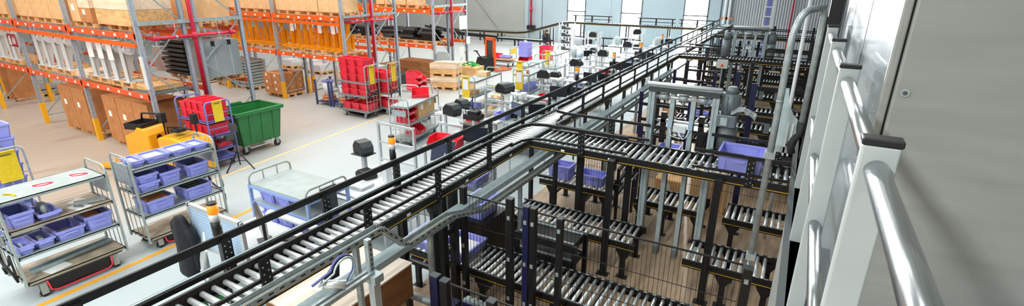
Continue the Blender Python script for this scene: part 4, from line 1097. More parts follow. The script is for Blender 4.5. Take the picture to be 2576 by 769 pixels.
def station(y, label, panel=False, shelf=True):
    t = thing('packing_station', label, 'workstation', (-6.5, y, 0))
    MB().box(-.75, .75, -.5, .5, .86, .9).build('table_top', 'shelf' if y > 7 else 'white', t, bevel=.006)
    for sx in (-1, 1):
        for sy in (-1, 1): MB().box(sx*.68-.025, sx*.68+.025, sy*.44-.025, sy*.44+.025, 0, .86).build('leg', 'alu', t)
    MB().box(-.7, .7, -.46, .46, .3, .33).build('lower_shelf', 'shelf', t)
    if shelf:
        for sx in (-1, 1): MB().box(sx*.72-.025, sx*.72+.025, .42, .47, .9, 1.5).build('upright', 'alu', t)
        MB().box(-.95, .85, .40, .47, 1.18, 1.24).build('cross_bar', 'alu', t)
        MB().box(-.95, .85, .30, .5, 1.46, 1.5).build('overhead_shelf', 'white', t)
    if panel:
        f = MB()
        for x in (-.6, .6): f.box(x-.025, x+.025, -.56, -.51, .5, 1.6)
        f.box(-.6, .6, -.56, -.51, 1.55, 1.6).box(-.6, .6, -.56, -.51, .95, 1.0)
        f.build('panel_frame', 'alu', t)
        pg = MB().box(-.575, .575, -.545, -.525, 1.0, 1.55).build('pegboard', 'pegb', t)
    p = [(-.62, .6, 0), (-.62, .6, .86)] + arc((-.5, .6, .86), .12, 180, 90, 6) + [(1.15, .6, .98)]
    MB().tube(p, .05, 10).build('guard_tube', 'pipew', t)
    return t
pm = mat('pegboard', (176, 200, 226), 0.5); nt = pm.node_tree; b_ = nt.nodes['Principled BSDF']
tc = nt.nodes.new('ShaderNodeTexCoord'); vo = nt.nodes.new('ShaderNodeTexVoronoi'); vo.inputs['Scale'].default_value = 22; vo.inputs['Randomness'].default_value = 0
rp = nt.nodes.new('ShaderNodeValToRGB'); rp.color_ramp.interpolation = 'CONSTANT'; rp.color_ramp.elements[1].position = .18
rp.color_ramp.elements[0].color = rgb(90, 110, 140); rp.color_ramp.elements[1].color = rgb(176, 200, 226)
nt.links.new(tc.outputs['Object'], vo.inputs['Vector']); nt.links.new(vo.outputs['Distance'], rp.inputs[0]); nt.links.new(rp.outputs[0], b_.inputs['Base Color'])
M['pegb'] = pm
def keyboard(loc, rz, label):
    t = thing('keyboard', label, 'keyboard', loc, rz)
    MB().box(-.22, .22, -.075, .075, 0, .02).build('case', 'blackp', t, bevel=.004)
    k = MB()
    for i in range(12):
        for j in range(4): k.box(-.205 + i*.0345, -.177 + i*.0345, -.065 + j*.033, -.037 + j*.033, .02, .026)
    k.build('keys', 'dgrey', t)['kind'] = 'stuff'
    return t
ord_ = ['pegboard station nearest the camera with a white bent guard tube', 'white station with the big tan monitor arm beyond the light-blue trolley', 'aluminium-framed station in front of the pale red-bin trolley', 'station beside the grey-blue screen, fourth along the conveyor', 'fifth station along the conveyor, two dark printers on it', 'sixth station along the conveyor', 'seventh station along the conveyor toward the windows', 'last station along the conveyor before the windows']
ys = (3.77, 6.1, 8.9, 11.6, 14.2, 16.9, 19.8, 23.2)
for i, y in enumerate(ys): station(y, ord_[i], panel=(i == 0), shelf=(i not in (0, 1)))
# station 1
monitor((-6.4, 3.8, .901), 2.7, 'black monitor behind the pegboard at the nearest station', .62)
keyboard((-6.1, 4.05, .901), .4, 'black keyboard on the nearest station table')
o = MB().box(-.012, .012, -.28, .28, 0, .36).build('clear_screen', 'film', bevel=.004); tag(o, 'tilted pale clear panel in front of the pegboard near the amber lamp', 'panel'); put(o, (-5.75, 2.6, 1.3), 0, (0, .25, 1.1))
o = MB().cyl((0, 0, 0), (0, 0, 1.3), .02, 8).build('panel_post', 'alu'); tag(o, 'thin post holding the pale clear panel at the nearest station', 'post'); put(o, (-5.75, 2.6, 0))
t = thing('hanging_jacket', 'black jacket hanging on the pegboard corner at the nearest station', 'jacket', (-7.16, 3.1, .5))
m = MB(); rings = [(0, .17, .1), (.05, .19, .11), (.25, .18, .1), (.5, .17, .09), (.7, .2, .08), (.8, .19, .07), (.88, .1, .06), (.93, .05, .05)]
n = 14; v = []
for z, rx, ry in rings:
    for k in range(n):
        a = 2*pi*k/n; w = 1 + .16*sin(5*a + z*3) + .07*sin(9*a); v.append((rx*w*cos(a), ry*w*sin(a), z))
fs = [(i*n+k, i*n+(k+1)%n, (i+1)*n+(k+1)%n, (i+1)*n+k) for i in range(len(rings)-1) for k in range(n)]
m.add(v, fs, True).add(v, [tuple(range(n-1, -1, -1)), tuple(range((len(rings)-1)*n, len(rings)*n))]); m.build('torso', 'cloth', t)
for s in (-1, 1): MB().tube([(s*.15, 0, .78), (s*.2, .02, .62), (s*.21, .03, .35), (s*.19, .04, .12)], .055, 9).build('sleeve', 'cloth', t)
t = thing('waste_basket', 'dark green waste basket with a black liner under the nearest station', 'waste basket', (-6.5, 2.95, 0))
MB().taper((-.16, .16, -.13, .13), (-.2, .2, -.17, .17), 0, .5).build('shell', 'green', t, bevel=.02)
MB().taper((-.195, .195, -.165, .165), (-.21, .21, -.18, .18), .49, .53).build('liner', 'blackp', t)
# station 2 and printers
t = thing('printer_post', 'aluminium post carrying the black printer at the second station', 'post', (-7.35, 6.75, 0))
MB().box(-.04, .04, -.04, .04, 0, 1.2).build('profile', 'alu', t); MB().box(-.2, .2, -.15, .15, 1.2, 1.22).build('tray', 'dgrey', t)
printer((-7.35, 6.75, 1.221), -.3, 'black label printer on a post at the second station')
o = MB().box(-.2, .2, -.14, .14, 0, .1).box(-.16, .16, -.12, .12, .1, .14).build('scanner_unit', 'blackp', bevel=.02); tag(o, 'black scanner unit on the second station table below the printer', 'scanner'); put(o, (-6.95, 6.4, .901), -.3)
o = MB().box(-.14, .14, -.06, .06, .02, .42).box(-.2, .2, -.12, .12, 0, .02).build('screen_back', 'white', bevel=.02); tag(o, 'white screen seen from behind on the second station', 'monitor'); put(o, (-6.35, 6.35, .901), -.5)
keyboard((-6.0, 5.75, .901), 1.4, 'small dark keypad on the white table of the second station')
o = MB().box(-.25, .25, -.16, .16, 0, .06).build('scale', 'alu', bevel=.01); tag(o, 'flat weighing scale on the white table of the second station', 'scale'); put(o, (-6.75, 6.0, .901))
# station 3
printer((-6.95, 9.25, 1.501), -.2, 'black rounded printer on the aluminium frame of the third station')
monitor((-6.05, 8.9, 1.501-.6), pi+.1, 'black monitor seen from behind at the third station', .62)
t = thing('wall_screen', 'tilted grey screen on a bracket between the second and third stations', 'screen', (-5.9, 7.55, 0))
MB().cyl((0, 0, 0), (0, 0, 1.3), .025, 8).build('post', 'alu', t)
o = MB().box(-.25, .25, -.015, .015, -.2, .2).build('display', 'screenb', t); o.location = (0, -.05, 1.3); o.rotation_euler = (.35, 0, 1.0)
for k, (x, y) in enumerate(((-7.0, 8.75), (-6.6, 8.75))):
    redbin(.36, .5, .2, (x, y, .901), '%s red bin on the third station table' % ('left', 'right')[k], .2)
o = MB().box(-.16, .16, -.06, .06, 0, .12).tube([(-.2, 0, .06), (-.26, .06, .2), (-.1, .1, .16), (.1, .08, .2), (.2, 0, .06)], .015, 6).build('cable_heap', 'blackp'); tag(o, 'heap of black cables and scanners on the frame of the third station', 'cables'); put(o, (-6.4, 9.3, .901))
# station 4 and on
st = [(11.6, 'fourth'), (14.2, 'fifth'), (16.9, 'sixth'), (19.8, 'seventh'), (23.2, 'eighth')]
for i, (y, n) in enumerate(st):
    printer((-7.15, y + .36, 1.501), (-.3, .2, -.1, .1, 0)[i], 'black label printer on the overhead shelf of the %s station' % n)
    monitor((-6.35, y - .18, .901), (pi-.4, pi+.2, pi-.2, pi+.3, pi)[i], 'monitor on the table of the %s station' % n, .56, 'screenb' if i == 0 else 'screen')
    if i % 2 == 0: tote(.4, .36, .16, (-6.85, y - .15, .901), 'blue tote on the table of the %s station' % n)
    else: redbin(.36, .4, .16, (-6.85, y - .15, .901), 'red bin on the table of the %s station' % n)
    box(.3, .24, .2, (-6.5, y + .1, .331), 'small carton on the lower shelf of the %s station' % n, 'card')
    o = MB().cyl((0, 0, 0), (0, 0, .06), .09, 14).build('tape_roll', 'paper'); tag(o, 'white label roll on the overhead shelf of the %s station' % n, 'roll'); put(o, (-6.5, y + .4, 1.501))
for y, n in ((2.38, 'nearest amber and white signal lamp, beside the pegboard'), (4.93, 'amber signal lamp by the white table beyond the light-blue trolley'), (11.66, 'amber signal lamp rising at the fourth station'), (14.5, 'amber signal lamp rising at the fifth station'), (17.3, 'amber signal lamp rising at the sixth station'), (20.3, 'farthest amber signal lamp along the conveyor')):
    lamp(y, n)
# second line of stations farther left, tall frames near the windows
for i, (x, y, n) in enumerate(((-9.3, 24.6, 'left'), (-7.8, 27.2, 'right'))):
    t = thing('shelf_rack', '%s one of two white ladder racks with dark units near the windows' % n, 'shelf rack', (x, y, 0))
    for sx in (-1, 1):
        for sy in (-1, 1): MB().box(sx*.35-.03, sx*.35+.03, sy*.2-.03, sy*.2+.03, 0, 2.0).build('upright', 'white', t)
    for z in (.5, .9, 1.3, 1.7): MB().box(-.35, .35, -.2, .2, z, z+.03).build('shelf', 'white', t)
    printer((x, y, 1.731), .4*i, 'dark unit on the top shelf of the %s white ladder rack' % n)
    printer((x + .05, y, .931), .4*i, 'dark unit in the middle of the %s white ladder rack' % n)
t = thing('shelf_rack', 'white ladder rack beside the person with small dark goods', 'shelf rack', (-12.1, 27.6, 0))
for sx in (-1, 1):
    for sy in (-1, 1): MB().box(sx*.4-.03, sx*.4+.03, sy*.2-.03, sy*.2+.03, 0, 2.1).build('upright', 'white', t)
for z in (.5, .9, 1.3, 1.7): MB().box(-.4, .4, -.2, .2, z, z+.03).build('shelf', 'white', t)
for k, z in enumerate((.531, .931, 1.331, 1.731)): 
    o = MB().box(-.3, -.05, -.12, .12, 0, .2).box(-.05, .25, -.1, .1, 0, .12).build('dark_unit', 'dgrey', bevel=.02); tag(o, 'dark unit on the %s shelf of the ladder rack beside the person' % ('lowest', 'second', 'third', 'top')[k], 'unit'); put(o, (-12.1, 27.6, z))
# bags wrapped in clear film on tables by the windows
for k, (x, y) in enumerate(((-10.8, 27.0), (-9.0, 28.5), (-6.9, 29.5), (-9.1, 22.6))):
    n = ('left end', 'middle', 'right end', 'front')[k]
    t = thing('work_table', 'white work table by the windows, %s of the group' % n, 'table', (x, y, 0))
    MB().box(-.7, .7, -.4, .4, .86, .9).build('table_top', 'white', t)
    for sx in (-1, 1):
        for sy in (-1, 1): MB().box(sx*.64-.025, sx*.64+.025, sy*.34-.025, sy*.34+.025, 0, .86).build('leg', 'alu', t)
    MB().box(-.66, .66, .3, .36, 1.25, 1.3).box(-.66, -.61, .3, .36, .9, 1.3).box(.61, .66, .3, .36, .9, 1.3).build('back_frame', 'alu', t)
    parts_in((x - .3, y, .901), .2, 'bag', 'clear film covered goods on the work table at the %s' % n, .6, .5, .5)
    monitor((x + .35, y - .05, .901), pi + .3*k, 'dark screen on the work table at the %s' % n, .45)
# spray bottle canister seen in front of a window
t = thing('canister', 'white canister with a blue label standing by the windows', 'canister', (-9.1, 22.42, .901))
MB().cyl((0, 0, 0), (0, 0, .4), .16, 18).cyl((0, 0, .4), (0, 0, .55), .16, 18, .05).cyl((0, 0, .55), (0, 0, .62), .05, 12).build('shell', 'pipew', t)
MB().cyl((0, 0, .12), (0, 0, .28), .163, 18).build('label_band', 'frost', t)
# person
t = thing('person', 'person in a dark jacket and light jeans standing at the far stations, facing right', 'person', (-13.15, 27.0, 0), -.35)
me = bpy.data.meshes.new('body'); J = {}
pts = [('pel', (0,0,.95), .14), ('bel', (.0,0,1.1), .135), ('che', (.01,0,1.3), .155), ('nek', (.02,0,1.47), .06), ('hed', (.05,0,1.58), .085), ('top', (.05,0,1.68), .075),
 ('shL', (.0,.19,1.4), .065), ('elL', (.05,.24,1.13), .048), ('wrL', (.25,.2,1.02), .034), ('haL', (.34,.18,1.0), .04),
 ('shR', (.0,-.19,1.4), .065), ('elR', (.04,-.24,1.13), .048), ('wrR', (.24,-.2,1.0), .034), ('haR', (.33,-.18,.98), .04),
 ('hiL', (0,.1,.9), .1), ('knL', (.03,.11,.5), .065), ('anL', (-.01,.11,.09), .045), ('toL', (.15,.12,.04), .04),
 ('hiR', (0,-.1,.9), .1), ('knR', (.05,-.11,.5), .065), ('anR', (.03,-.11,.09), .045), ('toR', (.19,-.12,.04), .04)]
ix = {n_: i for i, (n_, _, _) in enumerate(pts)}
ed = [('pel','bel'),('bel','che'),('che','nek'),('nek','hed'),('hed','top'),('che','shL'),('shL','elL'),('elL','wrL'),('wrL','haL'),('che','shR'),('shR','elR'),('elR','wrR'),('wrR','haR'),('pel','hiL'),('hiL','knL'),('knL','anL'),('anL','toL'),('pel','hiR'),('hiR','knR'),('knR','anR'),('anR','toR')]
me.from_pydata([p for _, p, _ in pts], [(ix[a], ix[b]) for a, b in ed], [])
me.materials.append(M['skin'])
bo = bpy.data.objects.new('body', me); COL.objects.link(bo); bo.parent = t
sk = bo.modifiers.new('skin', 'SKIN'); sk.use_smooth_shade = True
sv = me.skin_vertices[0].data
for i, (_, _, r_) in enumerate(pts): sv[i].radius = (r_, r_)
sv[0].use_root = True
ss = bo.modifiers.new('sub', 'SUBSURF'); ss.levels = 1; ss.render_levels = 2
# five fingers on each hand, nose, ears
for s in (1, -1):
    h = MB()
    for k in range(4): h.tube([(.34, s*.18 + (k-1.5)*.018, 1.0 - (.01 if s < 0 else -.01)), (.39, s*.18 + (k-1.5)*.02, .99), (.42, s*.18 + (k-1.5)*.02, .965)], .009, 6)
    h.tube([(.31, s*.145, 1.0), (.35, s*.125, .985), (.38, s*.13, .975)], .01, 6)
    h.build('hand', 'skin', t)
MB().prism([(.125, 1.6), (.15, 1.565), (.125, 1.56)], -.012, .012, 'y').ball((.05, .085, 1.58), .02, .012, .03, 8, 6).ball((.05, -.085, 1.58), .02, .012, .03, 8, 6).build('face_feature', 'skin', t)
MB().ball((.035, 0, 1.64), .105, .1, .1).ball((-.02, 0, 1.57), .07, .085, .12).build('hair', 'hair', t)
def garment(name, mname, segs):
    m = MB()
    for pth, rr in segs:
        for (p, q), (r1, r2) in zip(zip(pth, pth[1:]), zip(rr, rr[1:])): m.cyl(p, q, r1, 14, r2).ball(q, r2, r2, r2, 12, 8)
    return m.build(name, mname, t)
garment('jacket', 'cloth', [([(0,0,.88), (0,0,1.05), (.005,0,1.25), (.01,0,1.38), (.02,0,1.46)], (.19,.175,.19,.16,.075)), ([(.0,.16,1.38), (.0,.2,1.38), (.05,.245,1.13), (.24,.205,1.03)], (.085,.085,.065,.05)), ([(.0,-.16,1.38), (.0,-.2,1.38), (.04,-.245,1.13), (.23,-.205,1.01)], (.085,.085,.065,.05))])
garment('jeans', 'jeans', [([(0,.09,.93), (.0,.1,.85), (.03,.11,.5), (-.01,.11,.1)], (.13,.115,.085,.075)), ([(0,-.09,.93), (.0,-.1,.85), (.05,-.11,.5), (.03,-.11,.1)], (.13,.115,.085,.075))])
for s, x in ((1, .05), (-1, .09)): MB().prism([(x-.1, .0), (x+.16, .0), (x+.16, .05), (x+.04, .1), (x-.1, .1)], s*.11-.05, s*.11+.05, 'y').build('shoe', 'blackp', t, bevel=.015)
# extra framework and small goods that fill the station line
def frame_gate(x, y, label, w=1.1, h=1.35, rz=0):
    t = thing('equipment_frame', label, 'frame', (x, y, 0), rz)
    for sx in (-1, 1): MB().box(sx*w/2-.03, sx*w/2+.03, -.03, .03, 0, h).build('upright', 'alu', t)
    for z in (h-.06, h*.62, h*.3): MB().box(-w/2, w/2, -.025, .025, z, z+.05).build('cross_bar', 'alu', t)
    return t
def wire_basket(x, y, z, label, w=.6, d=.4, h=.3, rz=0):
    t = thing('wire_basket', label, 'basket', (x, y, 0), rz); m = MB(); r = .003
    n = int(w/.04)
    for i in range(n+1):
        X = -w/2 + w*i/n
        for s in (-1, 1): m.box(X-r, X+r, s*d/2-r, s*d/2+r, z, z+h)
        m.box(X-r, X+r, -d/2, d/2, z-r, z+r)
    n = int(d/.04)
    for i in range(n+1):
        Y = -d/2 + d*i/n
        for s in (-1, 1): m.box(s*w/2-r, s*w/2+r, Y-r, Y+r, z, z+h)
    for zz in (z, z+h/2, z+h):
        for s in (-1, 1): m.box(-w/2, w/2, s*d/2-r*1.6, s*d/2+r*1.6, zz-r, zz+r).box(s*w/2-r*1.6, s*w/2+r*1.6, -d/2, d/2, zz-r, zz+r)
    m.build('mesh', 'dgrey', t)
    for sx in (-1, 1):
        for sy in (-1, 1): MB().box(sx*(w/2-.02)-.012, sx*(w/2-.02)+.012, sy*(d/2-.02)-.012, sy*(d/2-.02)+.012, 0, z).build('leg', 'alu', t)
    return t
wire_basket(-5.35, 6.35, .62, 'grey wire basket behind the white table of the second station', .6, .5, .32, .1)
wire_basket(-5.3, 7.75, .62, 'grey wire basket between the second and third stations', .6, .7, .32, 0)
wire_basket(-5.4, 10.2, .62, 'grey wire basket beyond the third station', .6, .8, .4, 0)
tote(.4, .5, .2, (-5.3, 7.75, .625), 'blue tote in the wire basket between the second and third stations')
for i, (x, y, n) in enumerate(((-7.9, 8.3, 'tall aluminium frame on the aisle side of the third station'), (-7.6, 10.3, 'aluminium frame between the third and fourth stations'), (-7.7, 12.75, 'aluminium frame between the fourth and fifth stations'), (-7.15, 15.5, 'aluminium frame between the fifth and sixth stations'), (-7.5, 18.3, 'aluminium frame between the sixth and seventh stations'), (-7.6, 21.3, 'aluminium frame between the seventh and eighth stations'))):
    frame_gate(x, y, n)
for i, (x, y, n) in enumerate(((-7.85, 10.9, 'fourth'), (-7.9, 13.5, 'fifth'), (-7.45, 16.1, 'sixth'), (-7.8, 19.1, 'seventh'), (-7.9, 22.4, 'eighth'))):
    t = thing('printer_post', 'aluminium post with a black printer on the aisle side of the %s station' % n, 'post', (x, y, 0))
    MB().box(-.035, .035, -.035, .035, 0, 1.15).build('profile', 'alu', t); MB().box(-.2, .2, -.15, .15, 1.15, 1.17).build('tray', 'dgrey', t)
    printer((x, y, 1.171), -.3 + .2*i, 'black label printer on the aisle side post of the %s station' % n)
    o = MB().box(-.09, .09, -.02, .02, 0, .34).build('paper_strip', 'paper'); tag(o, 'white label strip below the printer on the %s station post' % n, 'label strip'); put(o, (x + .02, y - .07, .8))
    y = (11.6, 14.2, 16.9, 19.8, 23.2)[i]
    o = MB().box(-.2, .1, -.12, .12, 0, .1).box(-.1, .16, -.1, .1, .1, .16).tube([(-.2, 0, .06), (-.26, .06, .2), (-.1, .1, .16), (.1, .08, .2), (.16, 0, .1)], .014, 6).build('scanner_unit', 'blackp', bevel=.01); tag(o, 'black scanners and cables on the table of the %s station' % n, 'scanner'); put(o, (-6.62, y + .12, .901), .15*i)
    monitor((-5.97, y + .2, .901), pi + .5 - .25*i, 'second monitor at the conveyor end of the %s station table' % n, .46)
o = MB().box(-.2, .2, -.14, .14, 0, .12).box(-.1, .16, -.1, .1, .12, .2).tube([(-.2, 0, .06), (-.28, .06, .25), (-.1, .1, .2), (.1, .08, .26), (.2, 0, .1)], .015, 6).build('scanner_unit', 'blackp', bevel=.01); tag(o, 'black handheld scanners in a cradle on the third station frame', 'scanner'); put(o, (-6.3, 9.2, 1.501))
for i, (x, y, n) in enumerate(((-10.0, 15.0, 'left'), (-9.95, 14.2, 'right'))):
    box(.5, .4, .32, (x + .2, y + 1.1, 0), 'brown carton on the floor beyond the four-shelf trolley, the %s one' % n, 'card')

T0 = trolley('shelf_trolley', 'low grey trolley with an orange-brown carton cut off at the lower left corner', (-9.75, .75, 0), .9, .6, (.3,), .9, m='trol', nbar=2, hb=(.6,), angled=True)
box(.5, .4, .2, (-9.62, 1.0, .301), 'orange-brown carton on the low grey trolley in the lower left corner', 'wood')
# ================================================================= ROLLER CONVEYORS
PITCH = .104
def conveyor(name, label, length, width, z, nmax=100, legs=(), stripe=True, group=None, far_stripe=False, thin=False, lw=.08, skip=0):
    """runs along local x from 0 to length; rollers along local y, 0..width; roller tops at z"""
    t = thing(name, label, 'conveyor', (0, 0, 0), 0, group)
    for k, y in ((0, -.035), (1, width + .035)):
        s = -1 if k == 0 else 1
        b = MB().box(0, length, y-.006, y+.006, z-.11, z+.012).box(0, length, min(y, y-s*.03), max(y, y-s*.03), z+.0, z+.012).box(0, length, min(y, y-s*.03), max(y, y-s*.03), z-.11, z-.1)
        f = b.build('side_frame', 'black', t)
        if stripe and (k == 0 or far_stripe): MB().box(0, length, y+s*.006, y+s*.008, z-.09, z-.078).build('edge_stripe', 'yline', f)
        # chain guard strip with pale teeth
        n = int(length/.12); m = MB()
        for i in range(n): m.box(.03 + i*.12, .085 + i*.12, y-s*.026-.009, y-s*.026+.009, z+.013, z+.02)
        if n: m.build('chain_link', 'galv', f)['kind'] = 'stuff'
    n = int((length - .06)/PITCH); r = None; rest = MB()
    for i in range(n):
        x = .05 + i*PITCH
        if r is None:
            r = MB().cyl((0, -.028, z-.026), (0, width+.028, z-.026), .01, 6).cyl((0, 0, z-.026), (0, width, z-.026), .026, 14).build('roller', 'roller', t); r.location = (x, 0, 0)
        elif i >= skip and i < skip + nmax - 1: inst(r, 'roller', t, (x, 0, 0))
        else: rest.cyl((x, -.028, z-.026), (x, width+.028, z-.026), .01, 6).cyl((x, 0, z-.026), (x, width, z-.026), .026, 10)
    if rest.v:
        o = rest.build('roller', 'roller', t); o['kind'] = 'stuff'
    for x in legs:
        for y in (-.04, width + .04):
            MB().box(x-lw/2, x+lw/2, y-.03, y+.03, 0, z-.1).box(x-.09, x+.09, y-.06, y+.06, 0, .01).prism([(x-.12, z-.11), (x+.12, z-.11), (x+lw/2, z-.24), (x-lw/2, z-.24)], y-.034, y+.034, 'y').build('leg', 'black', t)
        MB().box(x-.025, x+.025, -.03, width+.03, z*.45, z*.45+.05).build('leg_brace', 'black', t)
    for i in range(int(length/.9)):
        MB().box(.4 + i*.9, .44 + i*.9, -.03, width+.03, z-.1, z-.07).build('cross_member', 'black', t)
    return t
def guard(t, pts_top, zs, post_xy, z0, off=(0, 0), bw=.03, bh=.07, bh2=.035):
    """bars at heights zs along a path, with perforated flat posts"""
    for i, zb in enumerate(zs):
        h = bh if i == 0 else bh2
        m = MB()
        for p, q in zip(pts_top, pts_top[1:]): m.bar((p[0], p[1], zb), (q[0], q[1], zb), bw, h)
        m.build('guard_bar', 'black', t)
    for (x, y, ax) in post_xy:
        if ax == 'y': m = MB().box(x-.012, x+.012, y-.05, y+.05, z0, max(zs))
        else: m = MB().box(x-.05, x+.05, y-.012, y+.012, z0, max(zs))
        o = m.build('guard_post', 'black', t)
        h = MB(); dz = (max(zs)-z0)/6
        for k in range(1, 6):
            for s in (-1, 1):
                if ax == 'y': h.cyl((x-.0135, y+s*.024, z0+dz*k + s*.012), (x+.0135, y+s*.024, z0+dz*k + s*.012), .0075, 8)
                else: h.cyl((x+s*.024, y-.0135, z0+dz*k + s*.012), (x+s*.024, y+.0135, z0+dz*k + s*.012), .0075, 8)
        h.build('bolt_hole', 'galvl', o)['kind'] = 'stuff'
ZC = 2.0
# main line, runs along +y: built along x then turned by +90 deg; local y -> world -x
MAIN = conveyor('roller_conveyor', 'long main roller conveyor with black guard rails running toward the windows', 32.5, .45, ZC, 100, legs=(3.9, 7.6, 10.4, 13.4, 16.4, 19.4, 22.4, 25.4, 28.4, 31.4), lw=.09)
put(MAIN, (-3.735, .55, 0), H2)
# local coords: lx = world y - .55 ; ly = -(world x + 3.735)
ml = lambda X, Y: (Y - .55, -(X + 3.735))
P_ = [ml(-4.45, .6), ml(-4.45, 32.6)]
guard(MAIN, P_, (2.26,), [ml(-4.43, 1.08 + 1.18*k) + ('x',) for k in range(27)], 1.9, bw=.025, bh=.075)
MB().bar(ml(-4.37, .6) + (2.03,), ml(-4.37, 32.6) + (2.03,), .07, .05).build('guard_bar', 'black', MAIN)
MB().bar(ml(-4.37, .6) + (2.06,), ml(-4.37, 32.6) + (2.06,), .018, .012).build('guard_trim', 'galvl', MAIN)
rp_ = [(.6 + .05, 6.45), (8.45, 32.0)]
for a, b in ((.6, 6.5), (8.35, 17.6), (19.6, 25.5)):
    ys_ = [y for y in [2.16 + 1.21*k for k in range(26)] if a < y < b]
    guard(MAIN, [ml(-3.72, a), ml(-3.72, b)], (2.32, 2.11), [ml(-3.70, y) + ('x',) for y in ys_], 1.9, bw=.025, bh=.045)
# bolts on the near side frame
for k in range(6):
    MB().box(2.2 + 1.21*k, 2.26 + 1.21*k, -.047, -.043, 1.93, 1.96).build('sticker', 'paper', MAIN)

def cross(name, label, x0, x1, y0, z, w, legs, guards=None, stripe=True, nmax=100):
    t = conveyor(name, label, x1-x0, w, z, nmax, legs=[l-x0 for l in legs], stripe=stripe)
    put(t, (x0, y0, 0)); return t
# upper cross conveyor at the junction
C1 = cross('roller_conveyor', 'upper cross roller conveyor leaving the main line, carrying a blue tote', -3.66, .62, 7.07, ZC, .75, ())
def cguard(t, x0, y0, w, spans_near, spans_far, curve=True, z=ZC):
    l = lambda X, Y: (X - x0, Y - y0)
    for (a, b) in spans_near:
        p = [l(a, y0-.05), l(b, y0-.05)]
        if curve and a < -3.3: p = [l(-3.72, y0-.62), l(-3.7, y0-.3), l(-3.6, y0-.12), l(-3.4, y0-.05), l(b, y0-.05)]
        guard(t, p, (z+.33, z+.08), [(X - x0, -.06, 'x') for X in [a + .75 + 1.2*k for k in range(int((b-a)/1.2)+1)] if X < b], z-.1, bw=.028, bh=.045)
    for (a, b) in spans_far:
        p = [l(a, y0+w+.05), l(b, y0+w+.05)]
        if curve and a < -3.3: p = [l(-3.72, y0+w+.6), l(-3.7, y0+w+.3), l(-3.6, y0+w+.12), l(-3.4, y0+w+.05), l(b, y0+w+.05)]
        guard(t, p, (z+.33, z+.08), [(X - x0, w+.06, 'x') for X in [a + .95 + 1.3*k for k in range(int((b-a)/1.3)+1)] if X < b], z-.1, bw=.028, bh=.045)
cguard(C1, -3.66, 7.07, .75, [(-3.5, -2.0), (-1.05, .6)], [(-3.5, -1.9), (-.95, .6)])
for X in (-2.2, -.66): MB().box(X+3.66-.05, X+3.66+.05, -.22, -.15, 0, ZC-.02).box(X+3.66-.05, X+3.66+.05, -.15, -.045, ZC-.2, ZC-.02).box(X+3.66-.1, X+3.66+.1, -.28, -.14, 0, .012).build('support_post', 'black', C1)
for X in (-3.1, -2.2, .3): MB().box(X+3.66-.05, X+3.66+.05, .79, .86, 0, ZC-.1).build('support_post', 'black', C1)
for X in (-3.1, -2.3, -.3): MB().box(X+3.66, X+3.66+.06, -.047, -.043, 1.93, 1.96).build('sticker', 'paper', C1)
tote(.6, .56, .3, (-.46, 7.42, ZC+.001), 'blue tote riding on the upper cross conveyor behind the galvanised pole')
# the same junctions farther along the main line
C1b = cross('roller_conveyor', 'second upper cross roller conveyor, behind the white box with the warning triangle', -3.66, .6, 18.45, ZC, .75, (-2.9, .1), None)
cguard(C1b, -3.66, 18.45, .75, [(-3.5, -2.2), (-.95, .6)], [(-3.5, -2.2), (-.95, .6)])
C1c = cross('roller_conveyor', 'third and farthest upper cross roller conveyor before the ribbed wall', -3.66, 1.2, 26.15, ZC, .75, (-3.0, -1.2, .5), None)
cguard(C1c, -3.66, 26.15, .75, [(-3.5, 1.2)], [(-3.5, 1.2)])
# lower level
ZL = .6
W_ = .66
C2a = cross('roller_conveyor', 'lower roller conveyor under the junction, left of the chutes', -4.3, -2.72, 8.72, ZL, W_, (-4.0, -3.3, -2.85))
C2b = cross('roller_conveyor', 'lower roller conveyor seen behind the lift columns', -2.28, -1.0, 8.72, ZL, W_, (-2.15, -1.7, -1.1))
C2c = cross('roller_conveyor', 'lower roller conveyor to the right of the lift, behind the galvanised pole', -.68, .6, 8.72, ZL, W_, (-.5, .4))
C3a = cross('roller_conveyor', 'lower roller conveyor ending in front of the lift, behind the mesh fence', -4.1, -1.74, 6.97, ZL, W_, (-3.9, -2.9, -1.9))
C3b = cross('roller_conveyor', 'short lower roller conveyor right of the lift foot with its end open', -1.0, .3, 6.97, ZL, W_, (-.4, .15))
C4 = cross('roller_conveyor', 'lowest front roller conveyor behind the mesh fence, totes at its left end', -4.9, .1, 5.14, ZL, W_, (-4.6, -3.4, -2.2, -1.0, 0))
# chutes between levels
t = thing('slide_unit', 'three sloping black slide rails beside the tall black post', 'slide', (-2.62, 8.62, 0))
for k in range(3):
    MB().bar((0, .1, .62 + .25*k), (.14, .1 + .6, .9 + .25*k), .05, .06).build('rail', 'black', t)
    MB().bar((.07, .1, .62 + .25*k), (.21, .7, .9 + .25*k), .012, .03).build('rail_strip', 'galvl', t)
for p in ((0, .1, 1.15), (.14, .7, 1.4)): MB().bar((p[0], p[1], 0), p, .05, .05).build('post', 'black', t)
t = thing('transfer_unit', 'short black transfer unit with two belt levels between the blue totes and the fence', 'transfer unit', (-2.84, 6.2, 0))
for z in (.9, .62):
    MB().box(-.45, .45, -.25, .25, z-.12, z).build('housing', 'black', t)
    for y in (-.18, .18): MB().box(-.45, .45, y-.02, y+.02, z, z+.015).build('belt', 'galv', t)
for sx in (-1, 1):
    for sy in (-1, 1): MB().box(sx*.48-.03, sx*.48+.03, sy*.22-.03, sy*.22+.03, 0, .9).build('leg', 'black', t)
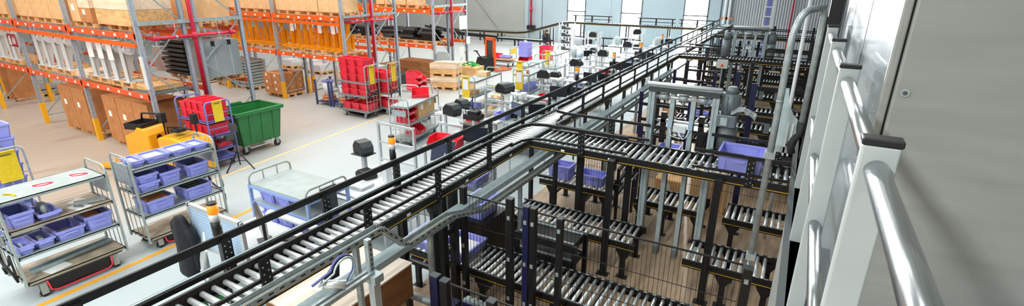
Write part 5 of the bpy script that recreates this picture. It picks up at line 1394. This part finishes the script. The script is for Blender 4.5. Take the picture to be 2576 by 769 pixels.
# totes at the left end of the lowest conveyor
for x, n, k in ((-4.02, 'wide blue tote full of white cartons on the lowest conveyor beside the fence', 'card'), (-4.62, 'blue tote behind the cable tray at the conveyor left end', None)):
    ftote(.56, .6, .16, (x, 5.47, ZL+.001), n, 'paper' if k else None, 'white papers and cartons in the wide tote on the lowest conveyor', .09)
tote(.4, .56, .3, (-4.2, 6.3, .86), 'blue tote standing on end behind the conveyor supports'); o = MB().box(-.3, .3, -.35, .35, 0, .02).box(-.28, -.22, -.33, .33, -.85, 0).box(.22, .28, -.33, .33, -.85, 0).build('tote_bench', 'black'); tag(o, 'black bench under the blue tote behind the conveyor supports', 'bench'); put(o, (-4.2, 6.3, .85-.01))
tote(.56, .4, .22, (-3.25, 9.05, ZL+.001), 'blue tote on the lower conveyor just under the junction corner')
tote(.5, .4, .3, (-3.95, 9.05, ZL+.001), 'tall blue tote on the lower conveyor left of the junction corner')
# rows of lower conveyors and navy frames deeper in the bay
for k, (y, z) in enumerate(((11.3, .6), (13.2, .6), (15.0, .6), (17.0, .6), (20.6, .6), (22.6, .6), (24.4, .6))):
    n = ('first', 'second', 'third', 'fourth', 'fifth', 'sixth', 'seventh')[k]
    c = cross('roller_conveyor', '%s of the dark low conveyors in the rows behind the lift' % n, -3.4, .8, y, z, W_, (-3.2, -1.4, .5), stripe=True)
    if k % 2 == 0:
        t = thing('equipment_frame', 'tall navy frame over the %s dark low conveyor' % n, 'frame', (-.35, y + 1.02, 0))
        for sx in (-1, 1): MB().box(sx*.75-.05, sx*.75+.05, -.05, .05, 0, 2.6 - .15*(k % 3)).build('post', 'navy' if k == 0 else 'black', t)
        MB().box(-.8, .8, -.04, .04, 1.5, 1.62).build('beam', 'black', t); MB().box(-.8, .8, -.04, .04, .9, .98).build('beam', 'black', t)
        for x in (-.4, 0, .4): MB().box(x-.06, x+.06, -.02, .1, 1.25, 1.5).build('drive_box', 'motor', t)
    t = thing('equipment_frame', 'black trestle with bins at the left of the %s low conveyor' % n, 'frame', (-2.68, y + 1.05, 0))
    for sx in (-1, 1): MB().box(sx*.6-.04, sx*.6+.04, -.04, .04, 0, 1.9).build('post', 'black' if k % 2 else 'navy', t)
    for z_ in (.75, 1.15, 1.55): MB().box(-.6, .6, -.03, .03, z_, z_+.07).build('beam', 'black', t)
    if k < 4:
        box(.36, .3, .34, (-3.15 + .35*(k % 2), y + .35, z+.001), 'small carton on the %s dark low conveyor' % n, 'card', 0, None, True, False)
        tote(.5, .4, .22, (-2.3, y + .35, z+.001), 'blue tote on the %s dark low conveyor' % n)
for k, (y, z) in enumerate(((12.5, 1.25), (14.12, 1.3), (16.28, 1.25), (21.88, 1.3), (23.52, 1.25))):
    n = ('first', 'second', 'third', 'fourth', 'fifth')[k]
    cross('roller_conveyor', '%s of the dark raised conveyors above the low rows behind the lift' % n, -2.2 + .3*(k % 2), .8, y, z, .5, (-1.7, -.4, .6))
    t = thing('drive_cabinet', 'black drive cabinet under the %s dark raised conveyor' % n, 'cabinet', (.1, y + .25, 0))
    MB().box(-.35, .35, -.18, .18, .05, .8).build('housing', 'black', t, bevel=.01)
    MB().box(-.3, .3, -.19, -.18, .15, .7).build('door', 'dgrey', t); MB().box(-.35, .35, -.18, .18, 0, .05).build('plinth', 'blackp', t)
    for x in (-.2, .05): MB().box(x-.06, x+.06, -.1, .1, .8, .95).build('motor', 'motor', t)
box(.7, .4, .8, (-1.15, 10.3, .0), 'tall pale carton with tape behind the lift columns', 'cardl')
box(.6, .4, .5, (-1.95, 10.4, .0), 'brown carton behind the lift left column', 'card')

# far wall conveyor: low at the left, rising, then level along the windows
def wallconv():
    t = thing('roller_conveyor', 'black conveyor along the back wall, rising at a bend before the windows', 'conveyor', (0, 33.0, 0))
    P = [(-25, .72), (-18.4, .78), (-17.6, .86), (-14.9, 1.62), (-14.2, 1.7), (-4.6, 1.7)]
    for y in (-.3, .3):
        m = MB()
        for a, b in zip(P, P[1:]): m.bar((a[0], y, a[1]-.05), (b[0], y, b[1]-.05), .03, .14)
        m.build('side_frame', 'black', t)
        m = MB()
        for a, b in zip(P, P[1:]): m.bar((a[0], y-.02, a[1]-.09), (b[0], y-.02, b[1]-.09), .012, .012)
        m.build('edge_stripe', 'yline', t)
    m = MB()
    for a, b in zip(P, P[1:]):
        n = int((b[0]-a[0])/.16)
        for i in range(n):
            f = i/n; x = a[0]+(b[0]-a[0])*f; z = a[1]+(b[1]-a[1])*f; m.cyl((x, -.28, z-.01), (x, .28, z-.01), .025, 7)
    m.build('roller', 'roller', t)['kind'] = 'stuff'
    for (a, b, z) in ((-14.2, -11.3, 1.7), (-9.6, -7.1, 1.7), (-6.9, -4.7, 1.7)):
        m = MB().bar((a, .32, z+.42), (b, .32, z+.42), .03, .06).bar((a, .32, z+.2), (b, .32, z+.2), .03, .04); m.build('guard_bar', 'black', t)
        for f in (.08, .5, .92):
            x = a + (b-a)*f; MB().box(x-.05, x+.05, .3, .34, z-.1, z+.42).build('guard_post', 'black', t)
    for x, z in ((-24, .6), (-21.6, .6), (-20, .62), (-16.4, 1.0), (-15.6, 1.2), (-14.5, 1.55), (-13.3, 1.58), (-10.1, 1.58), (-7.4, 1.58), (-5.4, 1.58)):
        for y in (-.28, .28): MB().box(x-.04, x+.04, y-.04, y+.04, 0, z).build('leg', 'black', t)
        if z > 1.4:
            for q in (.5, 1.0): MB().box(x-.03, x+.03, -.28, .28, q, q+.05).build('leg_brace', 'black', t)
    return t
wallconv()
# lower parallel conveyor at the far left
t = thing('roller_conveyor', 'lower black conveyor in front of the raised one at the back wall', 'conveyor', (-19, 31.2, 0))
P = [(-6.5, 1.05), (-3.5, .62), (0, .5), (4.2, .5)]
for y in (-.3, .3):
    m = MB()
    for a, b in zip(P, P[1:]): m.bar((a[0], y, a[1]), (b[0], y, b[1]), .03, .14)
    m.build('side_frame', 'black', t)
m = MB()
for i in range(26): m.cyl((-.0+.16*i, -.28, .54), (.0+.16*i, .28, .54), .025, 7)
m.build('roller', 'roller', t)['kind'] = 'stuff'
for x in (-3.4, -1, 1.5, 4): 
    for y in (-.28, .28): MB().box(x-.05, x+.05, y-.05, y+.05, 0, .48).build('leg', 'black', t)
t = thing('equipment_frame', 'black low frames and boxes under the back wall conveyor below the windows', 'frame', (-11.2, 31.6, 0))
for x in (-2.4, -1.2, 0, 1.2, 2.4): MB().box(x-.04, x+.04, -.04, .04, 0, .9).build('post', 'black', t)
for z in (.35, .85): MB().box(-2.5, 2.5, -.05, .05, z, z+.08).build('beam', 'black', t)
# red standpipe on the back wall
t = thing('wall_pipe', 'red vertical pipe with a black valve box on the back wall', 'pipe', (-18.15, 34.55, 0))
MB().cyl((0, 0, 1.1), (0, 0, 8.9), .07, 10).build('pipe', 'redp', t); MB().box(-.3, .3, -.12, .2, .85, 1.15).build('valve_box', 'blackp', t); MB().cyl((0, 0, 2.2), (0, 0, 2.5), .11, 10).build('coupling', 'redp', t)
for x, l in ((-4.45, 'left'), (-4.2, 'right')):
    t = thing('wall_pipe', '%s one of two white pipes at the corner of the ribbed wall' % l, 'pipe', (x, 34.6, 0))
    MB().cyl((0, 0, 0), (0, 0, 8.9), .09, 12).build('pipe', 'pipew', t); MB().box(-.16, .2, -.08, .06, 2.15, 2.3).build('valve', 'copper', t)
t = thing('wall_pipe', 'thin red pipe on the ribbed wall right of the lattice mast', 'pipe', (-.75, 34.6, 0)); MB().cyl((0, 0, 0), (0, 0, 8.9), .05, 10).build('pipe', 'redp', t)
t = thing('lattice_mast', 'white lattice mast with violet cables in front of the ribbed wall', 'mast', (-1.72, 30, 0))
for sx in (-1, 1):
    for sy in (-1, 1): MB().box(sx*.22-.03, sx*.22+.03, sy*.22-.03, sy*.22+.03, 0, 6).build('leg', 'pipew', t)
for k in range(12):
    z = .3 + .48*k; MB().box(-.22, .22, -.24, -.2, z, z+.05).build('rung', 'pipew', t); MB().box(-.22, .22, .2, .24, z, z+.05).build('rung', 'pipew', t)
MB().box(-.12, .06, -.1, .0, 0, 6).build('cable_bundle', 'bluev', t)

# ---- galvanised beam and cable tray beside the main line
o = MB().box(-3.63, -3.47, .4, 20.0, 1.72, 1.74).box(-3.63, -3.62, .4, 20, 1.66, 1.72).box(-3.48, -3.47, .4, 20, 1.66, 1.72).build('cable_duct', 'galvl'); tag(o, 'straight pale galvanised duct running beside the main conveyor', 'duct')
def traybar(pts, x, wdt=.1, h=.06):
    t = thing('cable_tray', 'perforated galvanised cable tray stepping down twice beside the main conveyor', 'cable tray', (x, 0, 0))
    m = MB(); sl = MB(); cb = MB()
    for (a, b) in zip(pts, pts[1:]):
        p = Vector((0, a[0], a[1])); q = Vector((0, b[0], b[1]))
        m.bar(p, q, wdt, .005)
        for s in (-1, 1): m.bar(p + Vector((s*wdt/2, 0, h/2)), q + Vector((s*wdt/2, 0, h/2)), .005, h)
        L_ = (q-p).length; n = int(L_/.1)
        for i in range(n):
            c = p + (q-p)*((i+.5)/n); d = (q-p).normalized()*.022
            for s in (-1, 1): sl.bar(c-d + Vector((s*(wdt/2+.0035), 0, h*.5)), c+d + Vector((s*(wdt/2+.0035), 0, h*.5)), .002, .014)
    m.build('channel', 'galv', t)
    sl.build('slot', 'black', t)['kind'] = 'stuff'
    for k, y in enumerate((-.028, -.008, .012, .03)):
        m2 = MB().tube([(y + .004*sin(i*2.1 + k), pt[0], pt[1] + .014) for i, pt in enumerate([(a[0] + (b[0]-a[0])*f, a[1] + (b[1]-a[1])*f) for a, b in zip(pts, pts[1:]) for f in (0, .25, .5, .75)] + [pts[-1]])], .007, 5)
        m2.build('cable', 'cableb' if k % 2 else 'galvl', t)
    return t
TR = traybar([(.4, 2.17), (3.23, 2.17), (3.58, 1.8), (4.38, 1.8), (5.15, 1.57), (16.5, 1.57)], -3.4)
for y, z in ((1.2, 2.17), (2.9, 2.17), (4.0, 1.8), (6.2, 1.57), (10.2, 1.57), (12.4, 1.57), (16.0, 1.57)): MB().box(-.03, .03, y-.02, y+.02, 0, z-.004).build('tray_post', 'galv', TR)
# sensor rail in front of the tray
t = thing('sensor_rail', 'aluminium double rail with a motor and violet cable loop ending at a perforated strut', 'rail', (-3.05, 0, 0))
for s in (-1, 1): MB().box(s*.03-.015, s*.03+.015, .3, 2.75, 2.04, 2.08).build('rail', 'galv', t)
MB().box(-.025, .025, 2.72, 2.77, 1.95, 2.4).build('perforated_strut', 'galv', t)
h = MB()
for k in range(8): h.box(-.0265, .0265, 2.735, 2.755, 1.99+k*.05, 2.015+k*.05)
h.build('slot', 'dgrey', t)['kind'] = 'stuff'
MB().box(-.07, .1, 2.69, 2.8, 1.98, 2.06).build('corner_plate', 'galv', t)
MB().box(.0, .07, 2.7, 2.78, 0, 1.98).build('leg', 'alu', t); MB().box(-.05, .0, 1.95, 2.02, 0, 2.04).build('leg', 'black', t)
MB().cyl((-.1, 2.3, 2.16), (.02, 2.44, 2.12), .04, 14).build('motor', 'roller', t)
MB().tube([(-.1, 2.2, 2.2)] + arc((-.08, 2.5, 2.2), .13, 160, -60, 14, 'yz') + [(-.06, 2.5, 2.06)], .012, 9).build('cable_loop', 'cable', t)
MB().tube([(-.07, 2.24, 2.18)] + arc((-.05, 2.5, 2.2), .115, 165, -60, 14, 'yz') + [(-.04, 2.5, 2.06)], .01, 8).build('cable_loop', 'galvl', t)
MB().prism([(2.3, 2.12), (2.55, 2.3), (2.52, 2.1)], -.16, -.15, 'x').build('bracket', 'black', t)
# main line extra supports seen through the tray
t = thing('support_frame', 'pair of black posts under the main conveyor behind the mesh fence', 'support', (-3.8, 0, 0))
for y in (4.75, 5.0): MB().box(-.05, .05, y-.05, y+.05, 0, 1.88).build('post', 'black', t)
for z in (.95, 1.25): MB().box(-.04, .04, 4.75, 5.0, z, z+.08).build('beam', 'black', t)

# ---- crate on the navy pallet conveyor, lower left
t = thing('pallet_conveyor', 'navy steel pallet conveyor under the plywood topped crate', 'conveyor', (-4.0, 2.6, 0))
for sx in (-.7, .7): MB().box(sx-.06, sx+.06, -1.6, 1.75, .48, .68).build('side_beam', 'navy', t)
for y in (-1.4, 0, 1.6):
    for sx in (-.7, .7): MB().box(sx-.05, sx+.05, y-.05, y+.05, 0, .48).build('leg', 'navy', t)
for k in range(12): MB().cyl((-.64, -1.5 + .28*k, .62), (.64, -1.5 + .28*k, .62), .05, 12).build('roller', 'galv', t)
pal(-4.15, 3.3, .672, 'wooden pallet under the plywood topped crate on the navy conveyor', H2)
k = crate(.9, 1.36, .46, (-4.15, 3.3, .672+PH), 'plywood topped wooden crate beneath the cable tray at the lower left of the bay', 'woodd', 2, True, 0, 'ply')
o = MB().box(-.12, .12, -.3, .3, 0, .004).build('paper_sheet', 'paper'); tag(o, 'white sheet lying on the plywood crate top', 'paper'); put(o, (-4.2, 3.3, 1.294), .2)
# pallet conveyor frames right of it
t = thing('pallet_conveyor', 'navy chain conveyor with pale guide strips at the bottom behind the low fence', 'conveyor', (-2.3, 4.0, 0))
for y in (-.3, .35): MB().box(-.88, 2.6, y-.05, y+.05, .52, .7).build('side_beam', 'navy', t); MB().box(-.88, 2.6, y-.03, y+.03, .7, .74).build('guide_strip', 'galvl', t)
m = MB()
for k in range(40): m.box(-.86+.085*k, -.8+.085*k, .3, .4, .74, .752)
m.build('chain_link', 'galv', t)['kind'] = 'stuff'
for x in (-.8, .6, 2.4):
    for y in (-.3, .35): MB().box(x-.05, x+.05, y-.04, y+.04, 0, .52).build('leg', 'navy', t)

# ---- mesh fences
def mesh_panel(x0, x1, z0, z1, t, nx=.05, nz=.2, y=0):
    m = MB(); n = max(2, int((x1-x0)/nx))
    for i in range(n+1):
        x = x0 + (x1-x0)*i/n; m.box(x-.0022, x+.0022, y-.0022, y+.0022, z0, z1)
    k = max(2, int((z1-z0)/nz/2))
    for i in range(k+1):
        z = z0 + (z1-z0)*i/k; m.box(x0, x1, y-.0035, y+.0035, z-.0028, z+.0028)
    m.box(x0, x1, y-.009, y+.009, z1-.009, z1+.009)
    p = m.build('mesh', 'black', t); return p
def fence(label, x0, x1, y, ztop, posts, z0=.12):
    t = thing('safety_fence', label, 'fence', (x0, y, 0))
    ps = sorted(posts)
    for i, (x, c, w, zt_) in enumerate(ps):
        p = MB().box(x-x0-w/2, x-x0+w/2, -.04, .04, 0, zt_).box(x-x0-.07, x-x0+.07, -.07, .07, 0, .01).build('post', c, t)
        MB().box(x-x0-w/2-.003, x-x0+w/2+.003, -.043, .043, zt_, zt_+.012).build('cap', 'dgrey', p)
        for zz in (.5, 1.1, 1.7):
            if zz < zt_: MB().box(x-x0-.02, x-x0+.02, -.052, -.04, zz, zz+.05).build('clamp', 'galv', p)
    for (a, _, wa, _), (b, _, wb, _) in zip(ps, ps[1:]):
        if b-a > .2: mesh_panel(a-x0+wa/2+.01, b-x0-wb/2-.01, z0, ztop, t)
    return t
fence('black mesh safety fence in front of the lowest roller conveyor with a navy post', -3.56, -.07, 4.92, 1.88, [(-3.56, 'black', .07, 1.98), (-2.84, 'black', .09, 1.98), (-2.6, 'navy', .08, 1.93), (-2.5, 'black', .07, 1.93), (-2.14, 'black', .07, 1.88), (-.07, 'black', .09, 1.86)])
fence('low black mesh fence with navy post at the bottom centre', -2.95, -1.3, 3.52, 1.58, [(-2.95, 'navy', .1, 1.62), (-2.82, 'black', .09, 1.6), (-2.24, 'black', .09, 1.56), (-1.3, 'black', .09, 1.56)])
fence('black mesh fence behind the lift and the lower conveyors', -3.9, .7, 9.95, 1.1, [(-3.9, 'black', .07, 1.3), (-2.6, 'navy', .09, 1.7), (-1.2, 'black', .07, 1.3), (.7, 'black', .07, 1.3)])
fence('black mesh fence between the main conveyor and the first lift, tops level with the tray', -3.2, -2.05, 8.3 - .05, 1.9, [(-3.2, 'black', .06, 1.9), (-2.65, 'black', .07, 1.95), (-2.05, 'black', .07, 1.95)])

# ---- tote lifts
def lift(label, x, y, motor_top):
    t = thing('tote_lift', label, 'lift', (x, y, 0)); hw = .49
    for s in (-1, 1):
        b = MB().box(s*hw-.05, s*hw-.012, -.06, .06, 0, 2.92).box(s*hw+.012, s*hw+.05, -.06, .06, 0, 2.92).box(s*hw-.02, s*hw+.02, -.045, .05, 0, 2.92)
        b.build('column', 'galvl', t)
        MB().box(s*hw-.05, s*hw+.05, .06, .12, .1, 2.9).build('chain_cover', 'grey', t)
    for x_ in (-.16, .16):
        MB().box(x_-.036, x_+.036, -.03, -.02, .05, 2.93).build('guide_slat', 'galvl', t); MB().box(x_+.03, x_+.04, -.02, .06, .05, 2.93).build('slat_flange', 'dgrey', t)
        MB().box(x_-.045, x_+.045, -.1, .06, 0, .14).build('foot_block', 'grey', t)
        MB().box(x_-.035, x_+.035, -.07, -.02, 2.32, 2.42).build('sensor', 'frost', t)
    MB().box(-.55, .55, -.07, .07, 2.96, 3.0).build('cross_head', 'galvl', t); MB().box(-.54, .54, -.08, .06, 2.88, 2.96).build('cross_beam', 'dgrey', t)
    for s in (-1, 1): MB().box(s*.3-.04, s*.3+.04, .08, .16, 2.0, 2.52).build('guide_post', 'black', t)
    MB().cyl((-.56, -.1, 3.02), (.56, -.1, 3.02), .028, 10).build('drive_shaft_cover', 'pipew', t)
    MB().cyl((-.46, 0, 2.8), (.46, 0, 2.8), .035, 12).build('drive_shaft', 'roller', t)
    for x_ in (-.3, 0, .3): MB().cyl((x_-.07, 0, 2.8), (x_+.07, 0, 2.8), .06, 14).build('pulley', 'galv', t)
    MB().box(-.4, .4, .08, .14, 2.36, 2.4).build('tie_bar', 'galv', t)
    MB().box(-.4, .4, .02, .3, 2.24, 2.3).build('carriage', 'black', t)
    MB().box(-.1, .1, -.08, .0, 2.26, 2.36).build('junction_box', 'pipew', t)
    for s in (-1, 1): MB().tube([(s*.16, -.06, 2.32), (s*.12, -.1, 2.2), (s*.02+.05, -.1, 2.16), (.0, -.08, 2.26)], .009, 6).build('cable', 'pipew', t)
    m = MB().cyl((hw+.2, .05, motor_top-.42), (hw+.2, .05, motor_top-.1), .125, 18).cyl((hw+.2, .05, motor_top-.1), (hw+.2, .05, motor_top), .1, 18, .06)
    MB().cyl((hw+.2, .1, motor_top-1.0), (hw+.2, .1, motor_top-.62), .15, 20).build('lower_motor', 'grey', t)
    g = m.build('motor', 'motor', t)
    f = MB()
    for k in range(10):
        a = 2*pi*k/10; f.box(-.012, .012, -.006, .006, motor_top-.4, motor_top-.14)
        f.v[-8:] = [(hw+.2 + cos(a)*(.126+p[0]) - sin(a)*p[1], .05 + sin(a)*(.126+p[0]) + cos(a)*p[1], p[2]) for p in f.v[-8:]]
    f.build('cooling_rib', 'motor', g)
    MB().box(hw+.04, hw+.32, -.08, .2, motor_top-.62, motor_top-.42).build('gearbox', 'motor', t, bevel=.02)
    MB().box(hw+.1, hw+.2, -.1, -.08, motor_top-.58, motor_top-.46).build('type_plate', 'galvl', g)
    return t
lift('tote lift with four pale columns, motors at its right, behind the upper cross conveyor', -1.46, 8.02, 3.06)
lift('second tote lift with pale columns and a dark motor, in front of the ribbed wall', -1.56, 19.4, 2.9)
m = MB().cyl((0, 0, 0), (0, 0, .55), .13, 16).cyl((0, 0, .55), (0, 0, .78), .1, 16).build('drive_motor', 'motor'); tag(m, 'dark grey vertical motor above the white box with the warning triangle', 'motor'); put(m, (-2.15, 18.22, 2.12))
o = MB().box(-.06, .06, -.06, .06, 0, 2.12).build('motor_post', 'dgrey'); tag(o, 'dark post carrying the vertical motor of the second lift', 'post'); put(o, (-2.15, 18.22, 0))
t = thing('control_box', 'white box with an orange warning triangle in front of the second cross conveyor', 'box', (-2.15, 17.9, 0))
MB().box(-.17, .17, -.06, .06, 1.76, 2.04).build('housing', 'white', t, bevel=.01); MB().prism([(-.06, 1.82), (.06, 1.82), (0, 1.93)], -.066, -.06, 'y').build('warning_sign', 'orange', t)
MB().box(-.02, .02, -.02, .02, 0, 1.76).build('post', 'galv', t)
# navy upright with amber tape and plastic hood near the pole
o = MB().box(-.05, .05, -.04, .04, 0, 2.85).build('navy_post', 'navy'); tag(o, 'navy upright with a rounded top behind the blue tote', 'post'); put(o, (-.58, 9.3 + .35, 0))
t = thing('plastic_hood', 'crumpled clear plastic sheet draped on the lift motor', 'plastic sheet', (-.62, 7.98, 2.66))
v = []; n = 9
random.seed(4)
for i in range(n):
    for j in range(n):
        u, w = i/(n-1) - .5, j/(n-1) - .5
        v.append((.34*u + .06, .28*w, .12 - .15*u*u - .1*abs(w) - .1*max(0, u) + random.uniform(-.025, .025)))
vv = v + [(x, y, z - .004) for x, y, z in v]; m_ = n*n
fs = [(i*n+j, i*n+j+1, (i+1)*n+j+1, (i+1)*n+j) for i in range(n-1) for j in range(n-1)]
MB().add(vv, fs + [tuple(k + m_ for k in reversed(f)) for f in fs]).build('sheet', 'hoodf', t, recalc=False)
# ================================================================= PLATFORM, RAILING AND CABINET ON THE RIGHT
XRL = .19
t = thing('platform', 'grey steel maintenance platform edge under the railing', 'platform', (0, 0, 0))
MB().box(.24, 2.6, -1.0, 6.2, 2.82, 2.9).build('deck', 'grey', t)
MB().box(.16, .24, -1.0, 6.2, 2.66, 2.96).box(.12, .24, -1.0, 6.2, 2.94, 2.96).build('edge_beam', 'dgrey', t)
MB().box(.16, .27, 4.92, 5.06, 0, 2.7).build('support_column', 'post', t)
for y in (.2, 6.0): MB().box(2.3, 2.45, y-.07, y+.07, 0, 2.82).build('support_column', 'grey', t)
t = thing('guard_railing', 'railing of flat grey posts with black caps and two stainless tubes along the platform', 'railing', (0, 0, 0))
PY_ = (.22, 1.29, 2.42, 3.46, 4.47)
for y in PY_:
    p = MB().box(XRL-.035, XRL+.035, y-.02, y+.02, 2.961, 4.26).build('post', 'post', t, bevel=.004)
    MB().box(XRL-.038, XRL+.038, y-.023, y+.023, 4.26, 4.276).build('cap', 'blackp', p, bevel=.003)
for a, b in zip(PY_, PY_[1:]):
    MB().cyl((XRL, a-.0, 4.205), (XRL, b+.0, 4.205), .024, 24).build('top_tube', 'stain', t)
    MB().cyl((XRL, a-.0, 3.56), (XRL, b+.0, 3.56), .024, 24).build('mid_tube', 'stain', t)
for z, n in ((4.205, 'top_tube'), (3.56, 'mid_tube')): MB().cyl((XRL, -.6, z), (XRL, PY_[0], z), .024, 24).build(n, 'stain', t)
XW, YC = .272, 2.1
t = thing('machine_cabinet', 'large white and grey sheet metal machine cabinet at the right', 'cabinet', (0, 0, 0))
MB().box(XW, XW+.03, YC+.03, 5.0, 2.902, 7.2).build('side_panel', 'cabw', t)
MB().box(XW, XW+.026, YC, YC+.03, 2.902, 7.2).build('corner_profile', 'cabg', t, bevel=.006)
MB().box(XW+.026, XW+.033, YC+.014, YC+.03, 2.902, 7.2).build('door_seam', 'black', t)
MB().box(XW+.032, 3.2, YC-.004, YC+.03, 2.902, 7.2).build('front_panel', 'cabg', t, bevel=.008)
MB().box(XW+.03, 3.2, 4.97, 5.0, 2.902, 7.2).build('rear_panel', 'cabg', t)
for y in (3.05, 4.0): MB().box(XW-.002, XW, y-.004, y+.004, 2.902, 7.2).build('panel_joint', 'dgrey', t)
s = MB().cyl((.335, YC-.004, 4.236), (.335, YC-.008, 4.236), .014, 22).build('door_lock', 'galv', t)
MB().cyl((.335, YC-.008, 4.236), (.335, YC-.0095, 4.236), .007, 16).build('lock_core', 'dgrey', s)
# dark doorway upright and mesh beyond the cabinet
t = thing('door_frame', 'black upright with a mesh strip beyond the end of the cabinet', 'frame', (.22, 5.3, 0))
MB().box(-.05, .05, -.05, .05, 2.962, 6.5).build('upright', 'black', t)
mesh_panel(.06, .5, 3.0, 6.4, t, .03, .12)
MB().box(.5, .58, -.04, .04, 2.902, 6.5).build('upright', 'dgrey', t)
# hooped galvanised ladder rail
t = thing('ladder_hoop', 'galvanised tube hoop clamped to the fence post with a black foam end', 'handrail', (0, 0, 0))
pts = [(-.075, 4.98, 1.93), (-.075, 4.98, 4.05)] + [(-.075 + .11 - .11*cos(radians(a)), 4.98 + .16 - .16*cos(radians(a)), 4.05 + .3*sin(radians(a))) for a in range(10, 91, 10)]
pts += [(.12, 5.24, 4.36), (.14, 5.28, 4.28), (.14, 5.29, 4.1), (.14, 5.29, 3.3)]
MB().tube(pts, .03, 14).build('tube', 'galv', t)
MB().tube([(.14, 5.29, 3.32), (.14, 5.29, 3.2), (.10, 5.3, 3.14), (.085, 5.3, 3.06), (.10, 5.3, 3.0)], .034, 12).build('foam_sleeve', 'rubber', t)
for z in (1.97, 3.05): MB().box(-.075-.045, -.075+.045, 4.98-.045, 4.98+.045, z-.03, z+.03).build('clamp', 'galv', t)
MB().cyl((-.075, 4.98, 3.55), (-.075, 4.98, 3.57), .032, 14).build('joint_ring', 'galv', t)
t = thing('guard_plate', 'curved galvanised plate between the tube hoop and the platform', 'plate', (0, 5.32, 0))
MB().prism([(-.07, 3.05), (-.06, 3.62), (-.02, 3.62), (0, 3.48), (.05, 3.38), (.1, 3.33), (.1, 3.15), (.06, 3.12), (.03, 3.05)], -.004, .004, 'y').build('sheet', 'galvl', t)
for x in (.03, .07): MB().box(x-.008, x+.008, -.02, -.004, 2.96, 3.28).build('slat', 'pipew', t)
MB().box(-.09, .12, -.02, .02, 2.99, 3.05).build('bracket', 'galv', t)
MB().box(-.09, -.05, -.02, .02, 0, 3.0).build('upright', 'grey', t)
# second thin pole behind
t = thing('thin_pole', 'thin white pole behind the tube hoop', 'pole', (.02, 9.5, 0)); MB().cyl((0, 0, 0), (0, 0, 4.6), .03, 10).build('tube', 'pipew', t)
# low sun reaching the railing through the right-hand window
sl = bpy.data.lights.new('sun', 'SUN'); sl.energy = 4.0; sl.angle = radians(1.5); sl.color = (1, .97, .9)
so = bpy.data.objects.new('sun', sl); COL.objects.link(so)
so.rotation_euler = Vector((6.5, -32.8, -1.0)).to_track_quat('-Z', 'Y').to_euler()
